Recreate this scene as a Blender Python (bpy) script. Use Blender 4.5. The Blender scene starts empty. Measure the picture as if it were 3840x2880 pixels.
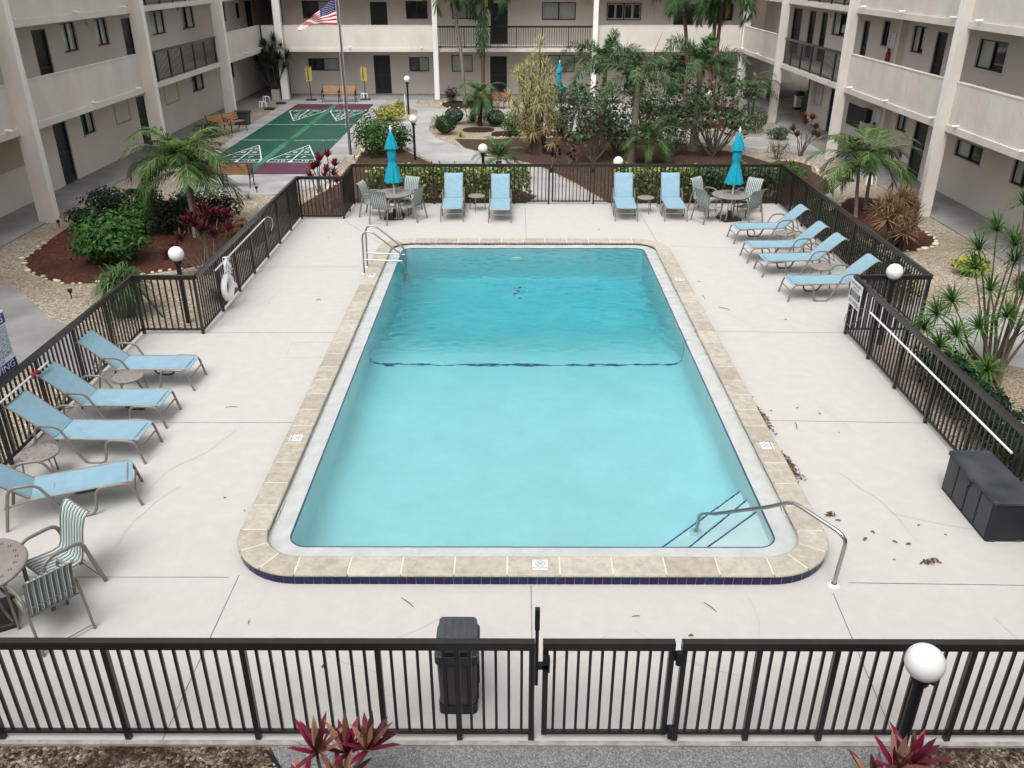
import bpy, bmesh, math, random
from mathutils import Vector, Matrix, noise as mnoise
R = math.radians
PI = math.pi
random.seed(7)
scene = bpy.context.scene
COL = scene.collection

# ------------------------------------------------------------------ camera
cam_d = bpy.data.cameras.new('camera'); cam = bpy.data.objects.new('camera', cam_d); COL.objects.link(cam)
cam_d.sensor_width = 36.0; cam_d.lens = 29.65; cam_d.clip_start = 0.1; cam_d.clip_end = 600
cam.location = (0, 0, 6.45)
cam.rotation_euler = (R(90 - 26.43), 0, R(0.15))
scene.camera = cam

# ------------------------------------------------------------------ world, sun, exposure
SUN_EL, SUN_AZ = 58, 200
w = bpy.data.worlds.new('World'); scene.world = w; w.use_nodes = True
nt = w.node_tree; nt.nodes.clear()
wo = nt.nodes.new('ShaderNodeOutputWorld'); bg = nt.nodes.new('ShaderNodeBackground')
sky = nt.nodes.new('ShaderNodeTexSky'); sky.sky_type = 'NISHITA'; sky.sun_disc = False
sky.sun_elevation = R(SUN_EL); sky.sun_rotation = R(SUN_AZ); sky.air_density = 1.0; sky.dust_density = 4.0
hs = nt.nodes.new('ShaderNodeHueSaturation'); hs.inputs['Saturation'].default_value = 0.06
# overcast luminance: the zenith is about three times as bright as the horizon
tcw = nt.nodes.new('ShaderNodeTexCoord'); sxz = nt.nodes.new('ShaderNodeSeparateXYZ'); nt.links.new(tcw.outputs['Generated'], sxz.inputs[0])
mrw = nt.nodes.new('ShaderNodeMapRange'); mrw.inputs[1].default_value = 0; mrw.inputs[2].default_value = 1; mrw.inputs[3].default_value = .78; mrw.inputs[4].default_value = 1.55; nt.links.new(sxz.outputs['Z'], mrw.inputs[0])
mxw = nt.nodes.new('ShaderNodeMix'); mxw.data_type = 'RGBA'; mxw.blend_type = 'MULTIPLY'; mxw.inputs[0].default_value = 1
nt.links.new(sky.outputs[0], hs.inputs['Color']); nt.links.new(hs.outputs[0], mxw.inputs[6]); nt.links.new(mrw.outputs[0], mxw.inputs[7]); nt.links.new(mxw.outputs[2], bg.inputs[0]); nt.links.new(bg.outputs[0], wo.inputs[0])
bg.inputs[1].default_value = 0.15
sd = bpy.data.lights.new('sun', 'SUN'); sd.energy = 1.1; sd.angle = R(35); sd.color = (1.0, 0.975, 0.94)
so = bpy.data.objects.new('sun', sd); COL.objects.link(so)
az = R(SUN_AZ); el = R(SUN_EL)
sdir = Vector((math.sin(az) * math.cos(el), math.cos(az) * math.cos(el), math.sin(el)))
so.rotation_euler = sdir.to_track_quat('Z', 'Y').to_euler(); so.location = (0, -5, 30)
scene.view_settings.view_transform = 'Standard'; scene.view_settings.look = 'None'
scene.view_settings.exposure = 0.38; scene.view_settings.gamma = 1.0
scene.view_settings.use_curve_mapping = False
scene.render.engine = 'CYCLES'
cy = scene.cycles
cy.use_denoising = True
cy.max_bounces = 16; cy.diffuse_bounces = 6; cy.glossy_bounces = 6; cy.transmission_bounces = 12; cy.transparent_max_bounces = 8
cy.caustics_refractive = True; cy.caustics_reflective = False
cy.sample_clamp_indirect = 6.0

# ------------------------------------------------------------------ mesh helpers
class MB:
    def __init__(s): s.v = []; s.f = []; s.m = []; s.sm = []
    def add(s, vs, fs, mi=0, smooth=False):
        o = len(s.v); s.v += [tuple(p) for p in vs]
        for f in fs: s.f.append([o + i for i in f]); s.m.append(mi); s.sm.append(smooth)
    def box(s, x0, x1, y0, y1, z0, z1, mi=0):
        s.add([(x0,y0,z0),(x1,y0,z0),(x1,y1,z0),(x0,y1,z0),(x0,y0,z1),(x1,y0,z1),(x1,y1,z1),(x0,y1,z1)],
              [(3,2,1,0),(4,5,6,7),(0,1,5,4),(1,2,6,5),(2,3,7,6),(3,0,4,7)], mi)
    def bbox(s, x0, x1, y0, y1, z0, z1, b=0.01, mi=0):
        # box with chamfered vertical and top edges
        def ring(i, z): return [(x0+i+b,y0+i,z),(x1-i-b,y0+i,z),(x1-i,y0+i+b,z),(x1-i,y1-i-b,z),(x1-i-b,y1-i,z),(x0+i+b,y1-i,z),(x0+i,y1-i-b,z),(x0+i,y0+i+b,z)]
        s.loft([ring(0,z0), ring(0,z1-b), ring(b*.8,z1)], mi=mi, cap=True)
    def loft(s, rings, mi=0, cap=False, smooth=False, closed=True):
        n = len(rings[0]); vs = [p for r in rings for p in r]; fs = []
        for k in range(len(rings)-1):
            for i in range(n if closed else n-1):
                j = (i+1) % n; fs.append((k*n+i, k*n+j, (k+1)*n+j, (k+1)*n+i))
        s.add(vs, fs, mi, smooth)
        if cap:
            s.add(rings[0], [tuple(reversed(range(n)))], mi); s.add(rings[-1], [tuple(range(n))], mi)
    def beam(s, p, q, wd, ht, mi=0, up=(0,0,1)):
        p = Vector(p); q = Vector(q); d = (q-p).normalized(); u = Vector(up)
        if abs(d.dot(u)) > .99: u = Vector((0,1,0))
        a = d.cross(u).normalized()*wd/2; b = a.cross(d).normalized()*ht/2
        vs = [p-a-b,p+a-b,p+a+b,p-a+b,q-a-b,q+a-b,q+a+b,q-a+b]
        s.add(vs, [(0,1,2,3),(7,6,5,4),(0,4,5,1),(1,5,6,2),(2,6,7,3),(3,7,4,0)], mi)
    def tube(s, pts, r, n=8, mi=0, closed=False, flat=1.0):
        pts = [Vector(p) for p in pts]; m = len(pts)
        rr = r if isinstance(r, (list, tuple)) else [r]*m
        rings = []; ref = None
        for i, p in enumerate(pts):
            if closed: t = pts[(i+1) % m]-pts[i-1]
            else: t = pts[min(i+1, m-1)]-pts[max(i-1, 0)]
            t.normalize()
            if ref is None: ref = Vector((0,0,1)) if abs(t.z) < .9 else Vector((0,1,0))
            a = (ref - t*ref.dot(t))
            if a.length < 1e-5: a = t.orthogonal()
            a.normalize(); ref = a; b = t.cross(a)
            rings.append([p + a*math.cos(2*PI*k/n)*rr[i] + b*math.sin(2*PI*k/n)*rr[i]*flat for k in range(n)])
        if closed: rings.append(rings[0])
        s.loft(rings, mi, cap=not closed, smooth=True)
    def lathe(s, prof, n=20, c=(0,0,0), mi=0, mod=None):
        rings = []
        for r, z in prof:
            rings.append([(c[0]+r*(mod(k/n, z) if mod else 1)*math.cos(2*PI*k/n), c[1]+r*(mod(k/n, z) if mod else 1)*math.sin(2*PI*k/n), c[2]+z) for k in range(n)])
        s.loft(rings, mi, smooth=True)
    def sphere(s, c, r, n=20, m=12, mi=0):
        s.lathe([(r*math.sin(PI*k/m)+1e-5, -r*math.cos(PI*k/m)) for k in range(m+1)], n, c, mi)
    def blob(s, c, rx, ry, rz, n=8, m=5, mi=0):
        rings = []; ph = random.random()*6
        for k in range(m+1):
            a = PI*k/m; q = 1+.12*math.sin(ph+k*2)
            rings.append([(c[0]+rx*math.sin(a)*q*math.cos(2*PI*i/n)+1e-6, c[1]+ry*math.sin(a)*q*math.sin(2*PI*i/n), c[2]-rz*math.cos(a)) for i in range(n)])
        s.loft(rings, mi, smooth=True)
    def poly(s, pts, z0, z1=None, mi=0):
        # flat polygon at z0, or a slab from z0 up to z1
        zt = z0 if z1 is None else z1; n = len(pts)
        s.fill([pts], zt, mi)
        if z1 is not None:
            a = sum(pts[i][0]*pts[(i+1)%n][1]-pts[(i+1)%n][0]*pts[i][1] for i in range(n))
            q = pts if a > 0 else pts[::-1]
            s.add([(x,y,z0) for x,y in q]+[(x,y,z1) for x,y in q], [(i,(i+1)%n,n+(i+1)%n,n+i) for i in range(n)], mi)
    def fill(s, loops, z, mi=0):
        bm = bmesh.new(); ed = []
        for lp in loops:
            vs = [bm.verts.new((x,y,z)) for x,y in lp]
            for i in range(len(vs)): ed.append(bm.edges.new((vs[i], vs[(i+1)%len(vs)])))
        bmesh.ops.triangle_fill(bm, edges=ed, use_beauty=True)
        bm.verts.index_update()
        vs = [tuple(v.co) for v in bm.verts]; fs = []
        for f in bm.faces:
            ids = [v.index for v in f.verts]
            if f.normal.z < 0: ids.reverse()
            fs.append(ids)
        bm.free(); s.add(vs, fs, mi)

def obj(name, mb, mats, parent=None, local=False, kind=None):
    off = Vector((0,0,0))
    if parent and not local:
        q = parent
        while q: off += q.location; q = q.parent
    me = bpy.data.meshes.new(name)
    me.from_pydata([(x-off.x, y-off.y, z-off.z) for x,y,z in mb.v], [], mb.f)
    for m in (mats if isinstance(mats, (list, tuple)) else [mats]): me.materials.append(m)
    me.polygons.foreach_set('material_index', mb.m); me.polygons.foreach_set('use_smooth', mb.sm)
    me.update()
    o = bpy.data.objects.new(name, me); COL.objects.link(o)
    if parent: o.parent = parent
    if kind: o['kind'] = kind
    return o
def thing(name, label, cat, loc=(0,0,0), rz=0, group=None):
    o = bpy.data.objects.new(name, None); COL.objects.link(o); o.location = loc; o.rotation_euler = (0,0,rz)
    return tag(o, label, cat, group)
def tag(o, label, cat, group=None):
    o['label'] = label; o['category'] = cat
    if group: o['group'] = group
    return o
def dup(root, loc, rz, label=None, group=None):
    def cp(o, par):
        c = o.copy(); COL.objects.link(c)
        if par: c.parent = par
        for ch in list(o.children): cp(ch, c)
        return c
    r = cp(root, None); r.location = loc; r.rotation_euler = (0,0,rz)
    if label: r['label'] = label
    if group: r['group'] = group
    return r
def text(name, body, size, loc, rot, m, parent, depth=0.001, align='CENTER', sx=1.0):
    c = bpy.data.curves.new(name, 'FONT'); c.body = body; c.size = size; c.extrude = depth; c.align_x = align; c.align_y = 'CENTER'; c.resolution_u = 2
    o = bpy.data.objects.new(name+'_tmp', c); COL.objects.link(o)
    dg = bpy.context.evaluated_depsgraph_get(); me = bpy.data.meshes.new_from_object(o.evaluated_get(dg))
    bpy.data.objects.remove(o); bpy.data.curves.remove(c)
    me.materials.clear(); me.materials.append(m)
    t = bpy.data.objects.new(name, me); COL.objects.link(t)
    off = Vector((0,0,0)); q = parent
    while q: off += q.location; q = q.parent
    t.matrix_basis = Matrix.Translation(Vector(loc)-off) @ rot.to_4x4() @ Matrix.Diagonal((sx,1,1,1))
    t.parent = parent
    return t

# ------------------------------------------------------------------ materials
def srgb(r, g, b):
    f = lambda c: (c/255/12.92) if c/255 <= .04045 else ((c/255+.055)/1.055)**2.4
    return (f(r), f(g), f(b))
def mat(name, c1, c2=None, rough=.7, scale=3.0, bump=0.0, bscale=40.0, metal=0.0, spec=.4, detail=4, stretch=None, coat=0, c3=None):
    m = bpy.data.materials.new(name); m.use_nodes = True; n = m.node_tree.nodes; l = m.node_tree.links
    b = n['Principled BSDF']; b.inputs['Roughness'].default_value = rough; b.inputs['Metallic'].default_value = metal
    b.inputs['Specular IOR Level'].default_value = spec
    if coat: b.inputs['Coat Weight'].default_value = coat
    tc = n.new('ShaderNodeTexCoord'); mp = n.new('ShaderNodeMapping'); l.new(tc.outputs['Object'], mp.inputs[0])
    if stretch: mp.inputs['Scale'].default_value = stretch
    if c2:
        t = n.new('ShaderNodeTexNoise'); t.inputs['Scale'].default_value = scale; t.inputs['Detail'].default_value = detail; t.inputs['Roughness'].default_value = .6
        l.new(mp.outputs[0], t.inputs['Vector'])
        cr = n.new('ShaderNodeValToRGB'); cr.color_ramp.elements[0].position = .35; cr.color_ramp.elements[1].position = .65
        cr.color_ramp.elements[0].color = (*c1, 1); cr.color_ramp.elements[1].color = (*c2, 1)
        if c3: e = cr.color_ramp.elements.new(.5); e.color = (*c3, 1)
        l.new(t.outputs[0], cr.inputs[0]); l.new(cr.outputs[0], b.inputs['Base Color'])
    else: b.inputs['Base Color'].default_value = (*c1, 1)
    if bump:
        t2 = n.new('ShaderNodeTexNoise'); t2.inputs['Scale'].default_value = bscale; t2.inputs['Detail'].default_value = 3
        l.new(mp.outputs[0], t2.inputs['Vector'])
        bp = n.new('ShaderNodeBump'); bp.inputs['Strength'].default_value = bump; bp.inputs['Distance'].default_value = .02
        l.new(t2.outputs[0], bp.inputs['Height']); l.new(bp.outputs[0], b.inputs['Normal'])
    return m
def ramp_island(name, cols, rough=.5, spec=.4, noise_amt=.0, trans=0.0, bump=0):
    # colour picked per leaf / per stone (random per mesh island)
    m = bpy.data.materials.new(name); m.use_nodes = True; n = m.node_tree.nodes; l = m.node_tree.links
    b = n['Principled BSDF']; b.inputs['Roughness'].default_value = rough; b.inputs['Specular IOR Level'].default_value = spec
    g = n.new('ShaderNodeNewGeometry'); cr = n.new('ShaderNodeValToRGB')
    el_ = cr.color_ramp.elements
    while len(el_) > 1: el_.remove(el_[-1])
    el_[0].position = 0; el_[0].color = (*cols[0], 1)
    for i, c in enumerate(cols[1:]): e = el_.new((i+1)/(len(cols)-1)); e.color = (*c, 1)
    l.new(g.outputs['Random Per Island'], cr.inputs[0]); out = cr.outputs[0]
    if noise_amt:
        tc = n.new('ShaderNodeTexCoord'); t = n.new('ShaderNodeTexNoise'); t.inputs['Scale'].default_value = 9; t.inputs['Detail'].default_value = 8; t.inputs['Roughness'].default_value = .7
        l.new(tc.outputs['Object'], t.inputs['Vector'])
        mr = n.new('ShaderNodeMapRange'); mr.inputs[1].default_value = .3; mr.inputs[2].default_value = .7; mr.inputs[3].default_value = 1-noise_amt; mr.inputs[4].default_value = 1+noise_amt*.6
        l.new(t.outputs[0], mr.inputs[0])
        mx = n.new('ShaderNodeMix'); mx.data_type = 'RGBA'; mx.blend_type = 'MULTIPLY'; mx.inputs[0].default_value = 1
        l.new(out, mx.inputs[6]); l.new(mr.outputs[0], mx.inputs[7]); out = mx.outputs[2]
        if bump:
            bp = n.new('ShaderNodeBump'); bp.inputs['Strength'].default_value = bump; bp.inputs['Distance'].default_value = .01
            l.new(t.outputs[0], bp.inputs['Height']); l.new(bp.outputs[0], b.inputs['Normal'])
    l.new(out, b.inputs['Base Color'])
    return m
def pebbles(name, cols, scale=18.0, rough=.8, bump=.6, stretch=(1,1,1), patch=None, patch_scale=.6, patch_amt=.55):
    m = bpy.data.materials.new(name); m.use_nodes = True; n = m.node_tree.nodes; l = m.node_tree.links
    b = n['Principled BSDF']; b.inputs['Roughness'].default_value = rough; b.inputs['Specular IOR Level'].default_value = .25
    tc = n.new('ShaderNodeTexCoord'); mp = n.new('ShaderNodeMapping'); mp.inputs['Scale'].default_value = stretch; l.new(tc.outputs['Object'], mp.inputs[0])
    nz = n.new('ShaderNodeTexNoise'); nz.inputs['Scale'].default_value = scale*.8; nz.inputs['Detail'].default_value = 2; l.new(mp.outputs[0], nz.inputs['Vector'])
    va = n.new('ShaderNodeVectorMath'); va.operation = 'MULTIPLY_ADD'; va.inputs[1].default_value = (.06,.06,.06); l.new(nz.outputs['Color'], va.inputs[0]); l.new(mp.outputs[0], va.inputs[2])
    vo = n.new('ShaderNodeTexVoronoi'); vo.inputs['Scale'].default_value = scale; vo.inputs['Randomness'].default_value = 1; l.new(va.outputs[0], vo.inputs['Vector'])
    sp = n.new('ShaderNodeSeparateColor'); l.new(vo.outputs['Color'], sp.inputs[0])
    cr = n.new('ShaderNodeValToRGB'); el_ = cr.color_ramp.elements
    while len(el_) > 1: el_.remove(el_[-1])
    el_[0].position = 0; el_[0].color = (*cols[0], 1)
    for i, c in enumerate(cols[1:]): e = el_.new((i+1)/(len(cols)-1)); e.color = (*c, 1)
    l.new(sp.outputs[0], cr.inputs[0]); out = cr.outputs[0]
    if patch:
        t = n.new('ShaderNodeTexNoise'); t.inputs['Scale'].default_value = patch_scale; t.inputs['Detail'].default_value = 5; l.new(tc.outputs['Object'], t.inputs['Vector'])
        c2 = n.new('ShaderNodeValToRGB'); c2.color_ramp.elements[0].position = .45; c2.color_ramp.elements[1].position = .62
        l.new(t.outputs[0], c2.inputs[0])
        mx = n.new('ShaderNodeMix'); mx.data_type = 'RGBA'; l.new(c2.outputs[0], mx.inputs[0]); l.new(out, mx.inputs[6]); mx.inputs[7].default_value = (*patch, 1)
        mul = n.new('ShaderNodeMix'); mul.data_type = 'RGBA'; mul.inputs[0].default_value = patch_amt; l.new(out, mul.inputs[6]); l.new(mx.outputs[2], mul.inputs[7]); out = mul.outputs[2]
    # colour gets darker away from the middle of each pebble
    gm = n.new('ShaderNodeMapRange'); gm.inputs[1].default_value = .25; gm.inputs[2].default_value = .75; gm.inputs[3].default_value = 1.0; gm.inputs[4].default_value = .45
    l.new(vo.outputs['Distance'], gm.inputs[0])
    mm = n.new('ShaderNodeMix'); mm.data_type = 'RGBA'; mm.blend_type = 'MULTIPLY'; mm.inputs[0].default_value = 1; l.new(out, mm.inputs[6]); l.new(gm.outputs[0], mm.inputs[7])
    l.new(mm.outputs[2], b.inputs['Base Color'])
    inv = n.new('ShaderNodeMath'); inv.operation = 'SUBTRACT'; inv.inputs[0].default_value = 1; l.new(vo.outputs['Distance'], inv.inputs[1])
    bp = n.new('ShaderNodeBump'); bp.inputs['Strength'].default_value = bump; bp.inputs['Distance'].default_value = .03; l.new(inv.outputs[0], bp.inputs['Height']); l.new(bp.outputs[0], b.inputs['Normal'])
    return m

M = {}
M['stucco'] = mat('stucco', (.585,.54,.49), (.66,.615,.565), .9, 1.1, .7, 6, detail=8, stretch=(1,1,.6))
M['stucco_wall'] = mat('stucco_wall', (.62,.57,.515), (.68,.63,.575), .9, .5, .25, 14, detail=8)
M['trim'] = mat('trim', (.80,.77,.735), (.86,.83,.80), .85, 1.2, .3, 12, detail=6)
M['soffit'] = mat('soffit', (.60,.56,.52), None, .9)
M['beige'] = mat('beige_panel', (.42,.36,.26), (.44,.38,.28), .8, 1)
M['deck'] = mat('deck_concrete', (.455,.432,.408), (.487,.463,.438), .68, 5.0, .10, 22, detail=8, c3=(.47,.444,.422))
M['kerb'] = mat('kerb_concrete', (.25,.235,.215), (.42,.40,.375), .85, 6, .2, 30, detail=8)
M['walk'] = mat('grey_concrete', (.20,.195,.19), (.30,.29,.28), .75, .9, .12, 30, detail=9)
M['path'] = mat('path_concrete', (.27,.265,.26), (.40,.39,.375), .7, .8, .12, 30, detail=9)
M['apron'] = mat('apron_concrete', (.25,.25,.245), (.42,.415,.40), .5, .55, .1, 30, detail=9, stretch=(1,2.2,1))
M['agg'] = pebbles('exposed_aggregate', [(.16,.16,.165),(.24,.24,.25),(.33,.33,.34),(.5,.5,.5)], 90, .8, .3)
M['gravel'] = pebbles('gravel', [(.26,.19,.13),(.42,.34,.25),(.50,.42,.33),(.60,.53,.43),(.72,.66,.56),(.36,.30,.23)], 24, .85, .8, (1,1.5,1), (.34,.25,.16), .35)
M['gravel_wet'] = pebbles('river_gravel', [(.035,.018,.012),(.11,.055,.03),(.20,.13,.08),(.42,.35,.26),(.08,.035,.02),(.55,.49,.40),(.06,.03,.018)], 32, .7, .9, (1,1,1), (.045,.018,.010), 1.7, .92)
M['mulch_red'] = pebbles('red_mulch', [(.05,.016,.011),(.10,.032,.02),(.20,.07,.042),(.08,.028,.018),(.13,.045,.028)], 16, .9, 1.0, (1,2.4,1), (.05,.028,.02), .9)
M['mulch'] = pebbles('brown_mulch', [(.045,.025,.018),(.085,.045,.03),(.12,.07,.045),(.16,.10,.07)], 20, .95, .9, (1,2.0,1), (.10,.055,.038), .5)
M['soil'] = pebbles('dark_soil', [(.02,.012,.01),(.04,.022,.015),(.06,.03,.02)], 22, .95, .8)
M['coping'] = ramp_island('coping_stone', [(.35,.31,.255),(.43,.39,.325),(.385,.345,.285),(.47,.435,.37),(.41,.37,.305)], .75, .3, .28, bump=.25)
M['grout'] = mat('mortar', (.62,.57,.48), (.7,.65,.56), .9, 8)
M['ledge'] = mat('ledge_plaster', (.72,.73,.70), (.84,.84,.81), .7, 5, .05, 60, detail=8)
M['plaster'] = mat('pool_plaster', (.72,.90,.91), (.80,.95,.95), .7, .8, .0, 20, detail=6)
M['tile_blue'] = ramp_island('blue_tile', [(.005,.008,.05),(.007,.012,.07),(.004,.006,.04)], .25, .4)
M['stripe_tile'] = mat('line_tile', (.02,.05,.20), None, .3)
M['joint'] = mat('joint', (.10,.09,.085), (.24,.225,.21), .9, 3)
M['crack'] = mat('crack', (.37,.35,.33), (.43,.41,.385), .9, 9)
M['bronze'] = mat('bronze_paint', (.013,.011,.010), (.019,.016,.014), .33, 6, spec=.5)
M['black_metal'] = mat('black_paint', (.007,.008,.011), None, .4)
M['frame'] = mat('champagne_frame', (.20,.175,.155), (.235,.205,.18), .4, 8, metal=.25)
M['table'] = mat('table_paint', (.20,.18,.16), (.25,.225,.20), .55, 6)
M['tabledark'] = mat('table_hole', (.05,.045,.04), None, .8)
M['sling'] = mat('blue_sling', (.20,.335,.415), (.23,.37,.45), .8, 6, .25, 160, detail=5)
M['steel'] = mat('stainless', (.42,.41,.40), None, .3, metal=1.0)
M['white'] = mat('white_plastic', (.75,.75,.75), None, .4)
M['globe'] = mat('globe_acrylic', (.70,.70,.68), (.80,.80,.79), .3, 5, detail=6)
M['teal'] = mat('teal_canvas', (.0,.25,.36), (.005,.29,.40), .85, 5, .2, 120)
M['door'] = mat('dark_screen', (.010,.012,.018), (.016,.018,.026), .45, 5)
M['door_frame'] = mat('door_frame', (.03,.032,.038), None, .4)
M['winframe'] = mat('bronze_window_frame', (.02,.019,.018), None, .4)
M['glass'] = mat('dark_glass', (.012,.016,.022), (.02,.026,.034), .06, 1.5, spec=.7)
M['curtain'] = mat('blind_behind_glass', (.33,.37,.365), (.44,.48,.47), .15, 1.2, spec=.6, stretch=(1,1,.3))
M['curtain_w'] = mat('white_blind_behind_glass', (.42,.44,.44), (.52,.54,.53), .15, 1.5, spec=.6)
M['wood'] = mat('bench_wood', (.30,.145,.07), (.38,.195,.10), .5, 4, stretch=(6,1,6))
M['wood_dark'] = mat('bench_wood_dark', (.20,.06,.035), (.27,.09,.05), .5, 4, stretch=(6,1,6))
M['iron'] = mat('cast_iron', (.012,.010,.010), None, .5)
M['red'] = mat('red_paint', (.42,.02,.015), None, .35)
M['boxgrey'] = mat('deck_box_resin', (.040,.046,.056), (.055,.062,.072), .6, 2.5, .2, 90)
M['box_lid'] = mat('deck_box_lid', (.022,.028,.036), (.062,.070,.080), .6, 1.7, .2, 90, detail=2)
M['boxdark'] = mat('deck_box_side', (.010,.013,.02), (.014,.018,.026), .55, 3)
M['bindark'] = mat('bin_rim', (.010,.013,.022), None, .5)
M['bingrey'] = mat('bin_panel', (.060,.058,.054), (.075,.072,.066), .6, 4)
M['court_green'] = mat('court_green', (.002,.060,.040), (.004,.078,.052), .45, 1.2, detail=8)
M['court_purple'] = mat('court_purple', (.075,.018,.042), (.095,.025,.055), .45, 1.2, detail=8)
M['court_strip'] = mat('court_strip', (.008,.11,.055), (.05,.20,.125), .5, .8, detail=8)
M['line_white'] = mat('court_line', (.55,.62,.60), (.7,.75,.73), .6, 6)
M['sign_white'] = mat('sign_white', (.68,.69,.70), None, .35)
M['ink_blue'] = mat('ink_blue', (.02,.03,.20), None, .5)
M['ink'] = mat('ink_black', (.015,.015,.015), None, .5)
M['yellow'] = mat('score_yellow', (.36,.29,.09), (.43,.35,.12), .6, 8)
M['urn'] = mat('green_urn', (.004,.05,.045), (.006,.065,.058), .35, 3)
M['pot'] = mat('beige_pot', (.42,.39,.34), None, .7)
M['rope'] = mat('white_rope', (.8,.8,.85), None, .6)
M['stone_edge'] = ramp_island('edge_stone', [(.55,.47,.34),(.68,.60,.46),(.45,.36,.25),(.74,.68,.57)], .8, .3, .2)
M['trunk'] = mat('palm_trunk', (.16,.135,.11), (.24,.21,.175), .9, 6, .6, 12, stretch=(1,1,6))
M['trunk_dark'] = mat('dark_trunk', (.045,.032,.024), (.075,.055,.04), .95, 8, .8, 14)
M['trunk_red'] = mat('reddish_trunk', (.12,.065,.045), (.17,.10,.07), .9, 7, .6, 12, stretch=(1,1,6))
M['shaft'] = mat('crownshaft', (.22,.24,.06), (.28,.30,.09), .5, 4)
M['twig'] = mat('twig', (.10,.075,.055), (.15,.12,.09), .9, 8)
M['leaf_dead'] = ramp_island('dry_leaf', [(.09,.04,.03),(.16,.08,.05),(.05,.025,.02)], .8)
def L(name, *cols, rough=.55): M[name] = ramp_island(name, list(cols), rough, .15)
L('lf_palm', (.010,.034,.007), (.028,.078,.014), (.058,.125,.026), (.008,.026,.006), (.12,.18,.06), (.02,.055,.011), rough=.4)
L('lf_fox', (.014,.042,.014), (.028,.07,.022), (.055,.115,.038), (.14,.20,.11), (.02,.055,.018))
L('lf_royal', (.016,.045,.016), (.03,.07,.022), (.06,.11,.04))
L('lf_pygmy', (.020,.058,.018), (.038,.092,.03), (.07,.135,.045))
L('lf_song', (.34,.35,.12), (.48,.46,.22), (.26,.29,.09), (.34,.28,.12), (.58,.55,.30))
L('lf_songlow', (.28,.22,.10), (.36,.31,.14), (.20,.14,.07), (.30,.29,.11))
L('lf_brown', (.22,.115,.065), (.30,.19,.11), (.16,.085,.05), (.22,.19,.09))
L('lf_marg', (.03,.08,.018), (.055,.13,.028), (.10,.19,.05))
L('lf_bright', (.018,.060,.012), (.032,.09,.018), (.055,.13,.03), (.012,.04,.01))
L('lf_dark', (.004,.016,.006), (.008,.026,.009), (.018,.045,.016))
L('lf_mid', (.010,.034,.010), (.02,.055,.015), (.038,.085,.026))
L('lf_round', (.006,.022,.007), (.012,.036,.011), (.024,.058,.018))
L('lf_hib', (.016,.042,.016), (.03,.07,.03), (.07,.12,.065), (.022,.05,.018), (.11,.16,.09), (.12,.04,.025))
L('lf_var', (.03,.08,.02), (.26,.30,.07), (.42,.43,.14), (.07,.13,.03), (.025,.06,.016), (.04,.09,.02), (.02,.05,.014))
L('lf_croton', (.30,.28,.05), (.42,.36,.06), (.10,.16,.03), (.20,.24,.045))
L('lf_red', (.22,.012,.03), (.14,.012,.025), (.32,.03,.05), (.07,.012,.016), (.16,.05,.04))
L('lf_maroon', (.06,.007,.015), (.11,.010,.022), (.035,.006,.010), (.17,.05,.045), (.04,.02,.016))
L('lf_ti', (.16,.010,.032), (.24,.014,.05), (.085,.010,.022), (.055,.022,.025), (.42,.22,.14), (.13,.012,.03), (.10,.075,.03), rough=.35)
L('lf_plum', (.025,.006,.010), (.045,.010,.016), (.07,.016,.022))
L('lf_redcr', (.25,.025,.03), (.12,.10,.04), (.08,.075,.03), (.20,.07,.05), (.07,.09,.03))
L('lf_dry', (.14,.12,.06), (.20,.16,.08), (.09,.08,.045))
L('lf_spider', (.03,.075,.022), (.06,.12,.035), (.13,.20,.08))
L('lf_darkpalm', (.010,.030,.012), (.018,.045,.018), (.03,.065,.025))

def stripes():
    m = bpy.data.materials.new('striped_sling'); m.use_nodes = True; n = m.node_tree.nodes; l = m.node_tree.links
    b = n['Principled BSDF']; b.inputs['Roughness'].default_value = .75
    tc = n.new('ShaderNodeTexCoord'); sp = n.new('ShaderNodeSeparateXYZ'); l.new(tc.outputs['Object'], sp.inputs[0])
    mu = n.new('ShaderNodeMath'); mu.operation = 'MULTIPLY'; mu.inputs[1].default_value = 17; l.new(sp.outputs['Y'], mu.inputs[0])
    fr = n.new('ShaderNodeMath'); fr.operation = 'FRACT'; l.new(mu.outputs[0], fr.inputs[0])
    cr = n.new('ShaderNodeValToRGB'); cr.color_ramp.interpolation = 'CONSTANT'; e = cr.color_ramp.elements
    e[0].position = 0; e[0].color = (.085,.13,.14,1); e[1].position = .40; e[1].color = (.72,.75,.72,1)
    for p, c in ((.58,(.16,.24,.23)),(.72,(.40,.48,.42)),(.88,(.14,.21,.21))):
        x = e.new(p); x.color = (*c, 1)
    l.new(fr.outputs[0], cr.inputs[0]); l.new(cr.outputs[0], b.inputs['Base Color'])
    return m
M['striped'] = stripes()
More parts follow.
